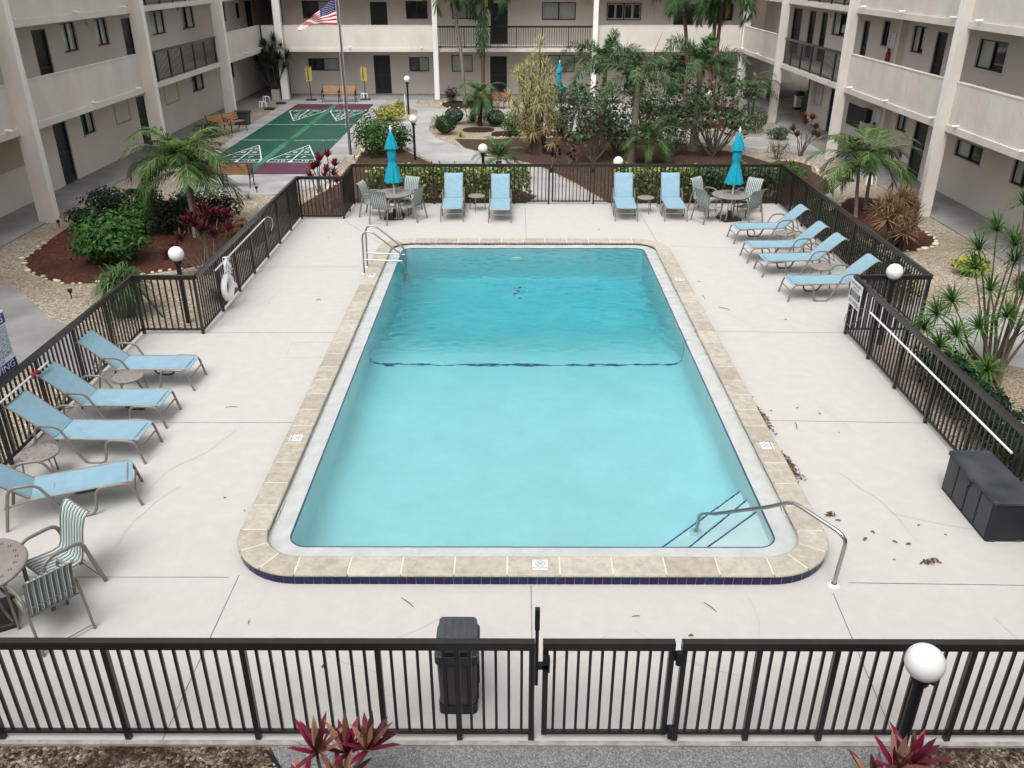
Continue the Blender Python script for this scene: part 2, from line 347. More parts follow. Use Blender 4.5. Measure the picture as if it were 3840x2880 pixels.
def water():
    m = bpy.data.materials.new('pool_water'); m.use_nodes = True; n = m.node_tree.nodes; l = m.node_tree.links
    b = n['Principled BSDF']; b.inputs['Base Color'].default_value = (1,1,1,1); b.inputs['Roughness'].default_value = 0.0
    b.inputs['Transmission Weight'].default_value = 1; b.inputs['IOR'].default_value = 1.33
    tc = n.new('ShaderNodeTexCoord'); a = n.new('ShaderNodeTexNoise'); a.inputs['Scale'].default_value = 30; a.inputs['Detail'].default_value = 2; l.new(tc.outputs['Object'], a.inputs['Vector'])
    bp = n.new('ShaderNodeBump'); bp.inputs['Strength'].default_value = .5; bp.inputs['Distance'].default_value = .0012; l.new(a.outputs[0], bp.inputs['Height']); l.new(bp.outputs[0], b.inputs['Normal'])
    va = n.new('ShaderNodeVolumeAbsorption'); va.inputs['Color'].default_value = (.0,.82,.88,1); va.inputs['Density'].default_value = .34
    l.new(va.outputs[0], n['Material Output'].inputs['Volume'])
    return m
M['water'] = water()
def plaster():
    # white marble plaster, tinted teal towards the deep end to paint in depth darkening
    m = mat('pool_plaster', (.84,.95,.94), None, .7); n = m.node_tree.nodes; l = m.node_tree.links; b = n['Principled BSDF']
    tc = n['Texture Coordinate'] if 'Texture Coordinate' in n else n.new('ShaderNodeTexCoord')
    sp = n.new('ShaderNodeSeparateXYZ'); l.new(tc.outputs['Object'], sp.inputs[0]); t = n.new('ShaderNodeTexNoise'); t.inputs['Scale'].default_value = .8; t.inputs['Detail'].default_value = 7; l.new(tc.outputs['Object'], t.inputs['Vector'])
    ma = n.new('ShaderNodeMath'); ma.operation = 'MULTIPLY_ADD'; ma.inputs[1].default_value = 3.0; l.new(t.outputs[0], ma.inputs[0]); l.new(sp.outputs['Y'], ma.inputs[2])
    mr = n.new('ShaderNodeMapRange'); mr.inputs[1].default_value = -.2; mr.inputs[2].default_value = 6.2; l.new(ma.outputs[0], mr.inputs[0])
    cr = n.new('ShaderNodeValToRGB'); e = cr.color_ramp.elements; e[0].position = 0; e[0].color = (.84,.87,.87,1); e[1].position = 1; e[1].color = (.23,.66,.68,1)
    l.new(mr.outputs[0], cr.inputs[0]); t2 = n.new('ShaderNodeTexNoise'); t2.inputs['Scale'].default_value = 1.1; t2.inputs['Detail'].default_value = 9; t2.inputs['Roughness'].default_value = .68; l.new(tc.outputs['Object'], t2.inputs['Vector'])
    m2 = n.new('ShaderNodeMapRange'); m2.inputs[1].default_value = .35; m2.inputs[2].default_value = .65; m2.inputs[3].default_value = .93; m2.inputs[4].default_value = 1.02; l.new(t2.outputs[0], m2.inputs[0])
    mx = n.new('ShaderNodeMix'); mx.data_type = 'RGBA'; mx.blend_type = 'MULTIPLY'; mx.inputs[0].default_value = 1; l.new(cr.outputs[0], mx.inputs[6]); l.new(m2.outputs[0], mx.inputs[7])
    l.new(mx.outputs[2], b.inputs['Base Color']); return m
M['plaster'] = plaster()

# ------------------------------------------------------------------ ground
GZ = -.15
def rrect(x0, x1, y0, y1, r, n=8, off=0):
    x0 -= off; x1 += off; y0 -= off; y1 += off; r += off; p = []
    for cx, cy, a0 in ((x1-r,y0+r,-90),(x1-r,y1-r,0),(x0+r,y1-r,90),(x0+r,y0+r,180)):
        for k in range(n+1): a = R(a0+90*k/n); p.append((cx+r*math.cos(a), cy+r*math.sin(a)))
    return p
PX0, PX1, PY0, PY1, PR = -2.78, 3.24, 8.36, 20.49, .24
def pool_loop(off, n=8): return rrect(PX0, PX1, PY0, PY1, PR, n, off)

g = MB(); g.fill([[(-60,-30),(60,-30),(60,110),(-60,110)], pool_loop(.55)], GZ)
obj('ground', g, M['gravel'], kind='structure')
d = MB(); DK = [(-7.36,5.49),(6.56,5.49),(6.56,15.12),(8.02,15.12),(8.02,25.27),(-4.92,25.27),(-4.92,23.64),(-6.16,23.64),(-6.16,15.30),(-7.36,15.30)]
d.fill([DK, pool_loop(.56)], 0.0)
n_ = len(DK); d.add([(x,y,GZ-.05) for x,y in DK]+[(x,y,0) for x,y in DK], [(i,(i+1)%n_,n_+(i+1)%n_,n_+i) for i in range(n_)])
deck = obj('deck', d, M['deck'], kind='structure')
def strip(mb, pts, wd, z, mi=0):
    for a, b in zip(pts, pts[1:]):
        a = Vector((*a, z)); b = Vector((*b, z)); t = (b-a).normalized(); s_ = Vector((-t.y, t.x, 0))*wd/2
        mb.add([a-s_, b-s_, b+s_, a+s_], [(0,1,2,3)], mi)
j = MB()
for ln in ([(-7.2,11.6),(-3.42,11.6)],[(3.88,11.70),(6.42,11.61)],[(-7.2,7.86),(-3.35,7.86)],[(-3.24,7.90),(-3.26,5.5)],[(.20,7.72),(.19,5.5)],[(3.66,7.6),(3.54,5.5)],
           [(3.9,7.78),(6.4,7.73)],[(-6.02,15.21),(-3.42,15.23)],[(3.88,15.3),(6.44,15.25)],[(.32,25.1),(.32,21.1)],[(3.63,25.1),(3.72,20.95)],[(-4.8,23.35),(-3.5,21.2)],[(4.0,20.9),(7.6,20.6)],
           [(-7.2,19.2),(-3.42,19.25)]):
    strip(j, ln, .010, .003)
o = obj('joint', j, M['joint'], deck); 
k = MB(); random.seed(3); strip(k, [(-3.42,14.76),(-4.24,14.73),(-4.19,14.02),(-3.42,14.06)], .010, .003)
for x, y, a, nseg in ((-4.3,11.4,-95,9),(-4.6,9.8,-120,6),(-2.6,6.9,-30,5),(1.0,6.9,190,4),(1.3,7.0,-50,4),(2.6,6.8,60,3),(4.6,10.2,-80,7),(5.0,12.5,-100,5),(-5.2,17.8,-85,5),(4.9,9.2,-40,6),(4.4,16.4,-70,6),(-1.4,6.8,20,3),(5.3,7.2,-60,4)):
    p = [(x,y)]; aa = R(a)
    for i in range(nseg): aa += random.uniform(-.35,.35); q = random.uniform(.15,.35); p.append((p[-1][0]+q*math.cos(aa), p[-1][1]+q*math.sin(aa)))
    strip(k, p, .007, .0035)
obj('crack', k, M['crack'], deck)

def slab(name, pts, m, zt, zb=None): 
    s = MB(); s.poly(pts, GZ-.02 if zb is None else zb, zt); return obj(name, s, m, kind='structure')
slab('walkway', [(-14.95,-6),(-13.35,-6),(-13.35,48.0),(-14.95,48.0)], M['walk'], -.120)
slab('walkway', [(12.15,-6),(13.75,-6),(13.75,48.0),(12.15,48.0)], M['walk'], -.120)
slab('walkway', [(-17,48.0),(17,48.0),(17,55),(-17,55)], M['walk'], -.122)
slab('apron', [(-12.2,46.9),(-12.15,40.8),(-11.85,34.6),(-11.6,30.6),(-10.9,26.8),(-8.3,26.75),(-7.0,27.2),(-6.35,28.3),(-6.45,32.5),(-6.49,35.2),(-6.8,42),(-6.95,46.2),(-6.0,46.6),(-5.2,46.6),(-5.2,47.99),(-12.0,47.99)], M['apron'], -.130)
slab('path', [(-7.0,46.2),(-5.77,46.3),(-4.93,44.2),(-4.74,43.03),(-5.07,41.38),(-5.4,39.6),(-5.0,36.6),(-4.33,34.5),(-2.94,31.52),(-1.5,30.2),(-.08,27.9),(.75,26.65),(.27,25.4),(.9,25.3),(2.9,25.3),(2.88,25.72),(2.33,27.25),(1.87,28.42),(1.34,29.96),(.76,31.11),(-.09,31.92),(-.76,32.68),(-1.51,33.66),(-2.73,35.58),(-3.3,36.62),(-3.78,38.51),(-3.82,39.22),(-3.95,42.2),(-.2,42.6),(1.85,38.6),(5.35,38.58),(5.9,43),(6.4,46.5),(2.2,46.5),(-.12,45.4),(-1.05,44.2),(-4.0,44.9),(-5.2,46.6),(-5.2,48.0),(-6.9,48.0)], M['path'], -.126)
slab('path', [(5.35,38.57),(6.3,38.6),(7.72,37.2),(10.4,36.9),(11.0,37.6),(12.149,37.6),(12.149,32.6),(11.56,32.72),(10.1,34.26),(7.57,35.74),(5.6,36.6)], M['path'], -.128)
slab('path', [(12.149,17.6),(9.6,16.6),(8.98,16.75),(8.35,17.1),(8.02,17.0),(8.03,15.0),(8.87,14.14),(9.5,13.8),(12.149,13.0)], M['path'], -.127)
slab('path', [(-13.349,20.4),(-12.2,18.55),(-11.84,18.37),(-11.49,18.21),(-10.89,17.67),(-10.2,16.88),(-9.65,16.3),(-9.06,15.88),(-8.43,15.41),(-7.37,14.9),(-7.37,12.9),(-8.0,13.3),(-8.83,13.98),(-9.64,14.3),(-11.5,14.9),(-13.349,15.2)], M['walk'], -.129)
slab('front_path', [(-2.25,5.48),(-2.05,5.2),(-1.5,4.6),(-1.2,3.2),(-1.2,2),(3.0,2),(3.0,4.4),(3.4,5.15),(3.75,5.48)], M['agg'], -.010)
slab('river_gravel', [(-9,5.48),(-2.27,5.48),(-2.07,5.2),(-1.52,4.6),(-1.22,3.2),(-1.22,2),(-9,2)], M['gravel_wet'], -.018)
slab('river_gravel', [(3.77,5.48),(3.42,5.15),(3.02,4.4),(3.02,2),(9,2),(9,5.48)], M['gravel_wet'], -.018)
slab('kerb', [(-7.36,5.484),(6.56,5.484),(6.56,5.535),(-7.36,5.535)], M['kerb'], .004, -.1)
e = MB(); strip(e, [(-2.26,5.42),(-2.06,5.2),(-1.51,4.6),(-1.21,3.2)], .03, -.006); e2 = obj('path_edging', e, M['black_metal'], kind='structure')
beds = {
 'mulch_bed': ([(-12.5,22.8),(-12.39,21.49),(-12.24,20.23),(-11.7,19.34),(-10.97,18.76),(-10.38,18.44),(-9.68,18.48),(-8.82,19.1),(-7.89,19.6),(-7.4,20.2),(-6.7,21.3),(-6.6,23.0),(-7.58,23.24),(-8.68,24.47),(-10.38,26.2),(-12.09,26.0),(-12.4,24.48)], 'mulch_red'),
 'garden_bed': ([(-6.05,34.14),(-4.51,34.4),(-3.0,31.52),(-1.55,30.2),(-.12,27.9),(.7,26.65),(.2,25.5),(.2,25.3),(-4.9,25.3),(-4.95,23.7),(-6.14,23.7),(-6.6,25.4),(-5.9,28.4),(-5.9,31.94)], 'mulch'),
 'garden_bed.001': ([(-2.5,36.55),(-2.0,34.65),(-.6,33.0),(.9,31.4),(2.05,28.6),(3.0,25.72),(3.0,25.3),(8.0,25.3),(9.7,27.8),(9.6,31.6),(8.86,33.3),(7.46,35.3),(5.5,36.4),(2.61,36.8),(-.1,36.75),(-1.0,36.4)], 'mulch'),
 'garden_bed.002': ([(9.46,31.6),(9.9,32.2),(10.6,31.9),(10.87,31.2),(10.6,30.3),(10.7,28.87),(10.2,27.2),(9.4,26.4),(8.1,25.4),(8.1,26.5),(9.68,28.1),(9.62,30.6)], 'mulch'),
 'mulch_bed.001': ([(9.2,24.3),(9.47,24.9),(10.15,26.0),(10.84,26.64),(11.42,26.34),(11.3,24.4),(11.35,22.86),(11.35,22.19),(11.1,21.5),(10.39,21.0),(9.83,20.9),(9.35,22.0),(9.2,23.2)], 'mulch_red'),
 'mulch_bed.002': (rrect(7.0,10.7,39.0,41.3,.9,5), 'mulch_red'),
 'garden_bed.003': (rrect(6.7,11.3,42.2,46.0,1.2,5), 'soil'),
 'garden_bed.004': (rrect(-3.9,-1.1,44.95,47.8,1.3,6), 'soil'),
 'garden_bed.005': (rrect(-2.3,-.9,38.1,39.4,.5,5), 'soil'),
 'garden_bed.006': (rrect(-1.0,5.3,37.0,38.4,.5,5), 'soil'),
 }
zb = -.141
for nm, (pts, mk) in beds.items():
    zb += .0004; slab(nm.split('.')[0], pts, M[mk], zb)
# rim stones
random.seed(11)
def rim(label, pts, step=.2, r=(.05,.11), closed=True):
    s = MB(); n = len(pts)
    for i in range(n if closed else n-1):
        a = Vector(pts[i]); b = Vector(pts[(i+1)%n]); k = max(1, int((b-a).length/step))
        for t in range(k):
            p = a.lerp(b, (t+random.uniform(-.2,.2))/k); rr = random.uniform(*r)
            rr *= random.choice((.6,.8,1,1)); s.blob((p.x+random.uniform(-.06,.06), p.y+random.uniform(-.06,.06), GZ+.012+rr*.15), rr, rr*random.uniform(.6,.9), rr*.5, 7, 4)
    o = obj('edging_stones', s, M['stone_edge'], kind='stuff'); tag(o, label, 'stones'); return o
rim('tan river stones rimming the red mulch bed left of the pool', beds['mulch_bed'][0][1:9], closed=False)
rim('white stones in a row behind the brown bed beyond the pool fence', [(-1.0,36.75),(-.1,36.95),(2.61,37.0),(5.5,36.55),(7.4,35.5)], .14, (.05,.09), False)
rim('yellowish stones rimming the red mulch bed right of the pool', beds['mulch_bed.001'][0][1:13], .22, (.06,.12), False)
rim('pale stones round the palm island by the back walkway', beds['garden_bed.004'][0], .22, (.05,.09))
rim('pale stones edging the far right mulch circle', beds['mulch_bed.002'][0], .22, (.05,.1))
rim('pale stones edging the brown bed behind the right fence corner', [(9.9,32.2),(10.7,31.9),(11.0,31.0),(10.75,30.2),(10.8,28.9),(10.3,27.2)], .2, (.05,.1), False)
rim('pale stones along the narrow gravel strip right of the court', [(-6.0,34.2),(-5.95,31.9),(-5.95,28.5),(-6.5,26.2)], .2, (.05,.1), False)

# ------------------------------------------------------------------ shuffleboard court
CT = MB(); CT.poly([(-11.42,29.75),(-7.30,29.75),(-7.40,46.3),(-11.42,46.3)], -.13, -.118)
court = obj('court', CT, M['court_green'], kind='structure')
def cx(x): return x*1.0154  # plan measured on deck level carried down to the court level
def cp(x, y): return (x*1.0154, y*1.0154)
s = MB(); s.poly([(-11.42,29.76),(-7.305,29.76),(-7.31,31.62),(-11.42,31.62)], -.1155); s.poly([(-11.42,44.35),(-7.405,44.35),(-7.41,46.29),(-11.42,46.29)], -.1155)
obj('end_zone', s, M['court_purple'], court)
s = MB(); s.poly([(-9.52,29.77),(-9.26,29.77),(-9.22,46.28),(-9.50,46.28)], -.113); obj('centre_strip', s, M['court_strip'], court)
s = MB()
for c, hw in ((-10.37,.86),(-8.34,.86)):
    for y0, sg in ((31.70,1),(44.25,-1)):
        def q(u, v): return (c+u*hw, y0+sg*v)
        for ln in ([q(-1,0),q(1,0)],[q(-1,0),q(-1,.45)],[q(1,0),q(1,.45)],[q(-.96,.45),q(.96,.45)],[q(-1,.45),q(0,3.3)],[q(1,.45),q(0,3.3)],[q(-.68,1.4),q(.68,1.4)],[q(-.36,2.3),q(.36,2.3)],[q(0,0),q(0,.45)],[q(0,1.4),q(0,2.3)],[q(0,.45),q(0,1.4)]):
            strip(s, ln, .045, -.112)
        s.add([(c-.09,y0,-.111),(c+.09,y0,-.111),(c,y0+sg*.45,-.111)], [(0,1,2) if sg > 0 else (2,1,0)])
for y in (36.1, 39.95): strip(s, [(-11.4,y),(-9.52,y)], .05, -.112); strip(s, [(-9.24,y),(-7.36,y)], .05, -.112)
obj('line_marking', s, M['line_white'], court)
for c in (-10.37,-8.34):
    for y0, sg in ((31.70,1),(44.25,-1)):
        rot = Matrix.Rotation(0 if sg > 0 else PI, 3, 'Z')
        for body, u, v, sz in (('-10',-.45,.23,.34),('-10',.45,.23,.34),('7',-.3,.93,.42),('7',.3,.93,.42),('8',-.22,1.85,.42),('8',.22,1.85,.42),('10',0,2.6,.40)):
            text('number', body, sz, (c+sg*u, y0+sg*v, -.112), rot, M['line_white'], court)

# ------------------------------------------------------------------ pool
pl = MB()
NL = 10
def pool_dense(off):
    p = pool_loop(off, NL); out = []; k = NL+1
    for c in range(4):
        g_ = p[c*k:(c+1)*k]; out += g_; a = Vector(g_[-1]); b = Vector(p[((c+1)%4)*k]); nn = 30 if c % 2 == 0 else 10
        out += [tuple(a.lerp(b, i/nn)) for i in range(1, nn)]
    return out
def ring(off, z): return [(x,y,z) for x,y in pool_dense(off)]
pool = thing('pool', 'rectangular swimming pool with turquoise water, wet ledge and raised stone coping', 'pool', (.23,14.4,0))
# ledge and shell
led = MB(); led.loft([ring(.30,.058), ring(.012,.052)]); obj('ledge', led, M['ledge'], pool)
def floor_z(y):
    if y < 14.8: return -.95 - (y-8.4)/(6.4)*.30
    t = min(1, (y-14.8)/3.2); t = t*t*(3-2*t); return -1.25 - .95*t
sh = MB(); loopP = pool_loop(0, NL); loopF = pool_loop(-.22, NL)
sh.loft([ring(.0,.045), ring(0,-.10)], 0)
rings = []
for kk in range(7):
    a = kk/6*PI/2; off = -.22*(1-math.cos(a)); r_ = []
    for (x,y) in pool_dense(off): r_.append((x, y, (floor_z(y)+.22) - .22*math.sin(a)))
    rings.append(r_)
sh.loft([ring(0,-.10)]+rings, 0, smooth=True)
NXF, NYF = 6, 40; x0,x1,y0,y1 = PX0+.22,PX1-.22,PY0+.22,PY1-.22
vs = [(x0+(x1-x0)*i/NXF, y0+(y1-y0)*j_/NYF, floor_z(y0+(y1-y0)*j_/NYF)) for j_ in range(NYF+1) for i in range(NXF+1)]
sh.add(vs, [(j_*(NXF+1)+i, j_*(NXF+1)+i+1, (j_+1)*(NXF+1)+i+1, (j_+1)*(NXF+1)+i) for j_ in range(NYF) for i in range(NXF)], 0, True)
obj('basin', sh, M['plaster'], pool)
lip = MB(); lip.loft([ring(.013,.0565), ring(-.004,.0565), ring(-.004,.01)]); obj('lip_tile', lip, M['stripe_tile'], pool)
# break line across the floor and up both side walls
bl = MB(); YB = 14.8; zf = floor_z(YB)
prof = [(PX0+.006,-.12),(PX0+.006,zf+.22)]+[(PX0+.22-.214*math.cos(a), zf+.22-.214*math.sin(a)) for a in (R(20),R(40),R(60),R(80))]+[(PX0+.3,zf+.006)]
prof = prof + [(PX0+PX1-x, z) for x, z in prof[::-1]]
for (xa,za),(xb,zb_) in zip(prof, prof[1:]): bl.add([(xa,YB-.032,za),(xb,YB-.032,zb_),(xb,YB+.032,zb_),(xa,YB+.032,za)], [(0,1,2,3)])
obj('depth_line', bl, M['stripe_tile'], pool)
# corner steps
st = MB(); sl = MB()
for kx, ky, z in ((1.88,1.81,-.67),(1.39,1.45,-.47),(1.08,1.01,-.27)):
    tri = [(PX1+.02,PY0-.02),(PX1+.02,PY0+ky),(PX1-kx,PY0-.02)]
    st.poly(tri, -1.2, z)
    a = Vector((PX1-kx, PY0-.01, z+.003)); b = Vector((PX1+.01, PY0+ky, z+.003)); t = (b-a).normalized(); nn = Vector((t.y,-t.x,0))*.024
    sl.add([a, b, b+nn, a+nn], [(0,1,2,3)])
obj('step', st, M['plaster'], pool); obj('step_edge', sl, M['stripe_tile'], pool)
# drain and wall light
dr = MB(); dr.lathe([(.001,.012),(.20,.012),(.22,.0)], 20, (.14,19.6,floor_z(19.6))); obj('drain', dr, M['white'], pool)
dg = MB(); dg.lathe([(.001,.016),(.14,.016)], 16, (.14,19.6,floor_z(19.6))); obj('drain_grate', dg, M['stripe_tile'], pool)
ll = MB(); ll.tube([(.05,20.47,-.75),(.05,20.42,-.75)], .13, 16); obj('pool_light', ll, M['white'], pool)
# coping stones
def off_pt(s_, off):
    """point at arc length s_ on the coping centre line, offset sideways"""
    r = PR+.45; xa,xb,ya,yb = PX0-.45,PX1+.45,PY0-.45,PY1+.45
    segs = [('L',(xa+r,ya),(xb-r,ya)),('A',(xb-r,ya+r),-90),('L',(xb,ya+r),(xb,yb-r)),('A',(xb-r,yb-r),0),('L',(xb-r,yb),(xa+r,yb)),('A',(xa+r,yb-r),90),('L',(xa,yb-r),(xa,ya+r)),('A',(xa+r,ya+r),180)]
    for sg in segs:
        if sg[0] == 'L':
            a = Vector(sg[1]); b = Vector(sg[2]); ln = (b-a).length
            if s_ <= ln: t = (b-a)/ln; p = a+t*s_; nrm = Vector((t.y,-t.x)); return p+nrm*off
        else:
            ln = r*PI/2
            if s_ <= ln: an = R(sg[2]+90*s_/ln); nrm = Vector((math.cos(an),math.sin(an))); return Vector(sg[1])+nrm*(r+off)
        s_ -= ln
    return off_pt(0, off)
rC = PR+.45; LX = (PX1-PX0+.9)-2*rC; LY = (PY1-PY0+.9)-2*rC; LA = rC*PI/2
bounds = []; s0 = 0
for ln, n in ((LX,9),(LA,3),(LY,22),(LA,3),(LX,10),(LA,3),(LY,22),(LA,3)):
    for i in range(n): bounds.append((s0+ln*i/n, s0+ln*(i+1)/n, ln == LA))
    s0 += ln
cs = MB(); CPROF = [(.165,.108),(.180,.116),(.184,.130),(.176,.145),(.16,.150),(-.15,.150),(-.165,.146),(-.175,.134),(-.172,.112),(-.15,.108)]
for a, b, arc in bounds:
    n = 6 if arc else 1; gp = .008; rg = []
    for i in range(n+1):
        ss = a+gp+(b-a-2*gp)*i/n; rg.append([(*off_pt(ss, o_), z_) for o_, z_ in CPROF])
    cs.loft(rg, cap=True)
obj('coping', cs, M['coping'], pool)
tot = s0; gm_ = MB(); rg = []
for i in range(700): ss = tot*i/700; rg.append([(*off_pt(ss, o_), z_) for o_, z_ in ((.162,.0),(.158,.108),(.16,.1475),(-.15,.1475),(-.158,.11),(-.150,-.04))])
rg.append(rg[0]); gm_.loft(rg, closed=False); obj('mortar', gm_, M['grout'], pool)
# blue tiles: outside the front and inside all round, each about 108 mm
tl = MB()
def tiles(o_, z0, z1, sgn, step=.108):
    n = int(tot/step)
    for i in range(n):
        a = tot*i/n+.002; b = tot*(i+1)/n-.002
        p = off_pt(a, o_); q = off_pt(b, o_); nz_ = off_pt(a, o_+sgn*.004)-p
        vs = [(p.x,p.y,z0),(q.x,q.y,z0),(q.x,q.y,z1),(p.x,p.y,z1)]
        tl.add(vs if sgn > 0 else [vs[1],vs[0],vs[3],vs[2]], [(0,1,2,3)])
tiles(.169, .003, .106, 1); obj('rim_tile', tl, M['tile_blue'], pool)
tl = MB(); tiles(-.162, .056, .106, -1); obj('waterline_tile', tl, M['tile_blue'], pool)
# the water is one closed body; its top is a real rippled surface, ruffled most across the middle and far half
wt = MB(); WX0, WX1, WY0, WY1 = PX0-.297, PX1+.297, PY0-.297, PY1+.297; NWX, NWY = 190, 400
def ruffle(y):
    st_ = ((8,.06),(11,.09),(12.6,.14),(13.6,.22),(14.4,.75),(15.6,1.0),(17.0,.75),(18.6,.38),(20.8,.25))
    for (a, va_), (b, vb_) in zip(st_, st_[1:]):
        if y <= b: t = max(0,(y-a)/(b-a)); t = t*t*(3-2*t); return va_+(vb_-va_)*t
    return .35
vs = []
for jy in range(NWY+1):
    y = WY0+(WY1-WY0)*jy/NWY; rf = ruffle(y)
    for ix in range(NWX+1):
        x = WX0+(WX1-WX0)*ix/NWX
        gust = .75+.5*mnoise.noise(Vector((x*.45,y*.5,5)))+.25*mnoise.noise(Vector((x*1.3,y*1.4,8)))
        h = rf*gust*(.024*mnoise.noise(Vector((x*4.2+.35*y,y*7.5,0)))+.013*mnoise.noise(Vector((x*8.5,y*15,3))))+.0012*mnoise.noise(Vector((x*1.4,y*1.6,9)))
        vs.append((x,y,.085+h))
wt.add(vs, [(jy*(NWX+1)+ix, jy*(NWX+1)+ix+1, (jy+1)*(NWX+1)+ix+1, (jy+1)*(NWX+1)+ix) for jy in range(NWY) for ix in range(NWX)], 0, True)
rimv = [ix for ix in range(NWX+1)]+[jy*(NWX+1)+NWX for jy in range(1,NWY+1)]+[NWY*(NWX+1)+ix for ix in range(NWX-1,-1,-1)]+[jy*(NWX+1) for jy in range(NWY-1,0,-1)]
nb = len(rimv); base_i = len(wt.v); wt.v += [(vs[q][0],vs[q][1],-2.6) for q in rimv]
for q in range(nb): wt.f.append([base_i+q, base_i+(q+1)%nb, rimv[(q+1)%nb], rimv[q]]); wt.m.append(0); wt.sm.append(False)
wt.f.append([base_i+q for q in reversed(range(nb))]); wt.m.append(0); wt.sm.append(False)
obj('water', wt, M['water'], pool)
# NO DIVING tiles and depth marks set in the rim
def nodive(x, y, rot, lab):
    t = thing('no_diving_tile', lab, 'tile', (x,y,.151), rot, 'no diving tiles on the coping')
    m = MB(); m.box(-.09,.09,-.09,.09,-.002,.004); obj('tile_face', m, M['sign_white'], t, True)
    m = MB(); pr = [(.055*math.cos(R(22.5+45*i)), .02+.055*math.sin(R(22.5+45*i)), .0055) for i in range(8)]
    for i in range(8): m.beam(pr[i], pr[(i+1)%8], .006, .001)
    m.beam((-.04,-.018,.0065),(.04,.058,.0065),.006,.001); m.beam((-.03,.05,.0075),(.03,-.005,.0075),.008,.001)
    obj('symbol', m, M['ink'], t, True)
    tx = text('lettering', 'NO DIVING', .034, (0,0,0), Matrix.Identity(3), M['ink'], None); tx.parent = t; tx.matrix_basis = Matrix.Translation((0,-.062,.005))
nodive(.31,7.91,0,'white no diving tile on the front coping nearest the gate')
nodive(-3.24,10.86,R(-90),'white no diving tile on the left coping beside the loungers')
nodive(3.70,10.65,R(90),'white no diving tile on the right coping by the leaf litter')
nodive(-3.24,18.2,R(-90),'worn no diving tile on the left coping at the ladder')
nodive(3.70,17.95,R(90),'small white no diving tile on the far right coping')
for body, x, y, rz in (('3 FT',-3.035,9.05,90),('3 FT',3.495,9.15,-90)):
    m = MB(); m.box(x-.003,x+.003,y-.2,y+.2,.06,.107); obj('depth_marker', m, M['sign_white'], pool)
    rot = (Matrix.Rotation(R(rz), 3, 'Z') @ Matrix.Rotation(R(90), 3, 'X'))
    text('depth_lettering', body, .045, (x+(.004 if rz > 0 else -.004), y, .083), rot, M['ink'], pool)

# pool ladder and corner handrail
ld = thing('pool_ladder', 'stainless steel pool ladder with two looped rails at the far left corner', 'ladder', (-3.49,18.97,0))
for yy in (18.73,19.22):
    m = MB(); x0 = -3.49
    pts = [(x0,yy,0),(x0+.02,yy,.84)]+[(x0+.16-.14*math.cos(a), yy, .86+.15*math.sin(a)) for a in (R(25),R(50),R(75),R(100))]+[(x0+.29,yy,.97),(-2.66,yy,.52),(-2.60,yy,.46),(-2.57,yy,.37),(-2.56,yy,-.9)]
    m.tube(pts, .021, 10); rl = obj('rail', m, M['steel'], ld)
    m = MB(); m.tube([(x0,yy,.35),(-2.56,yy,.31)], .019, 8); obj('cross_bar', m, M['steel'], ld)
    m = MB(); m.lathe([(.065,0),(.065,.012),(.03,.03)], 16, (x0,yy,.002)); obj('flange', m, M['white'], ld)
m = MB()
m.box(-2.62,-2.50,18.75,19.20,-.62,-.60)
obj('tread', m, M['steel'], ld)
hr = thing('handrail', 'stainless steel corner handrail curving from the deck down to the pool steps', 'handrail', (3.71,7.73,0))
A = Vector((3.71,7.73,0)); Bp = Vector((2.43,9.20,-.667)); dv = Vector((Bp.x-A.x, Bp.y-A.y, 0)); Lh = dv.length; dv.normalize()
def hp(u, z): p = A+dv*u; return (p.x,p.y,z)
m = MB(); m.tube([hp(0,0),hp(-.03,.60),hp(-.02,.66),hp(.03,.705),hp(.10,.73),hp(.55,.80),hp(.66,.805),hp(.74,.77),hp(.98,.585),hp(1.70,.10),hp(1.80,.03),hp(1.88,-.06),hp(1.93,-.16),hp(Lh,-.66)], .024, 12); obj('rail', m, M['steel'], hr)
m = MB(); m.lathe([(.075,0),(.075,.015),(.035,.035)], 18, (A.x,A.y,.002)); m.lathe([(.085,0),(.085,.015),(.035,.035)], 18, (Bp.x,Bp.y,-.667)); obj('flange', m, M['white'], hr)

# ------------------------------------------------------------------ fences
def fence(name, label, p0, p1, posts, cat='fence', pitch=.118, ground=0.0, group='dark metal railings round the pool deck', ends=(True,True)):
    p0 = Vector((*p0, 0)); p1 = Vector((*p1, 0)); d = p1-p0; Lf = d.length; d.normalize(); nrm = Vector((-d.y, d.x, 0))
    t = thing(name, label, cat, (p0.x, p0.y, 0), 0, group)
    H = 1.20
    m = MB(); m.beam(p0+Vector((0,0,H-.045)), p1+Vector((0,0,H-.045)), .066, .082); obj('top_rail', m, M['bronze'], t)
    m = MB(); m.beam(p0+Vector((0,0,.095)), p1+Vector((0,0,.095)), .034, .034); obj('bottom_rail', m, M['bronze'], t)
    sp = [0]+posts+[Lf]; pk = MB()
    for a, b in zip(sp, sp[1:]):
        n = max(1, round((b-a)/pitch))
        for i in range(1, n):
            q = p0+d*(a+(b-a)*i/n); pk.beam(q+Vector((0,0,.08)), q+Vector((0,0,H-.08)), .0245, .0245, up=tuple(nrm))
    obj('pickets', pk, M['bronze'], t)
    for u in posts+([0.025] if ends[0] else [])+([Lf-.025] if ends[1] else []):
        q = p0+d*u; m = MB(); m.beam(q+Vector((0,0,ground)), q+Vector((0,0,H-.05)), .05, .05, up=tuple(nrm)); obj('post', m, M['bronze'], t)
    return t
fence('fence', 'long front railing left of the gate, in front of the trash can', (-7.24,5.56), (.185,5.56), [2.49-1.2,2.49,3.66,4.87,6.05,6.74], ends=(True,True))
fence('fence', 'front railing right of the gate behind the nearest globe lamp', (1.465,5.56), (6.44,5.56), [.68,1.36,2.55,3.75])
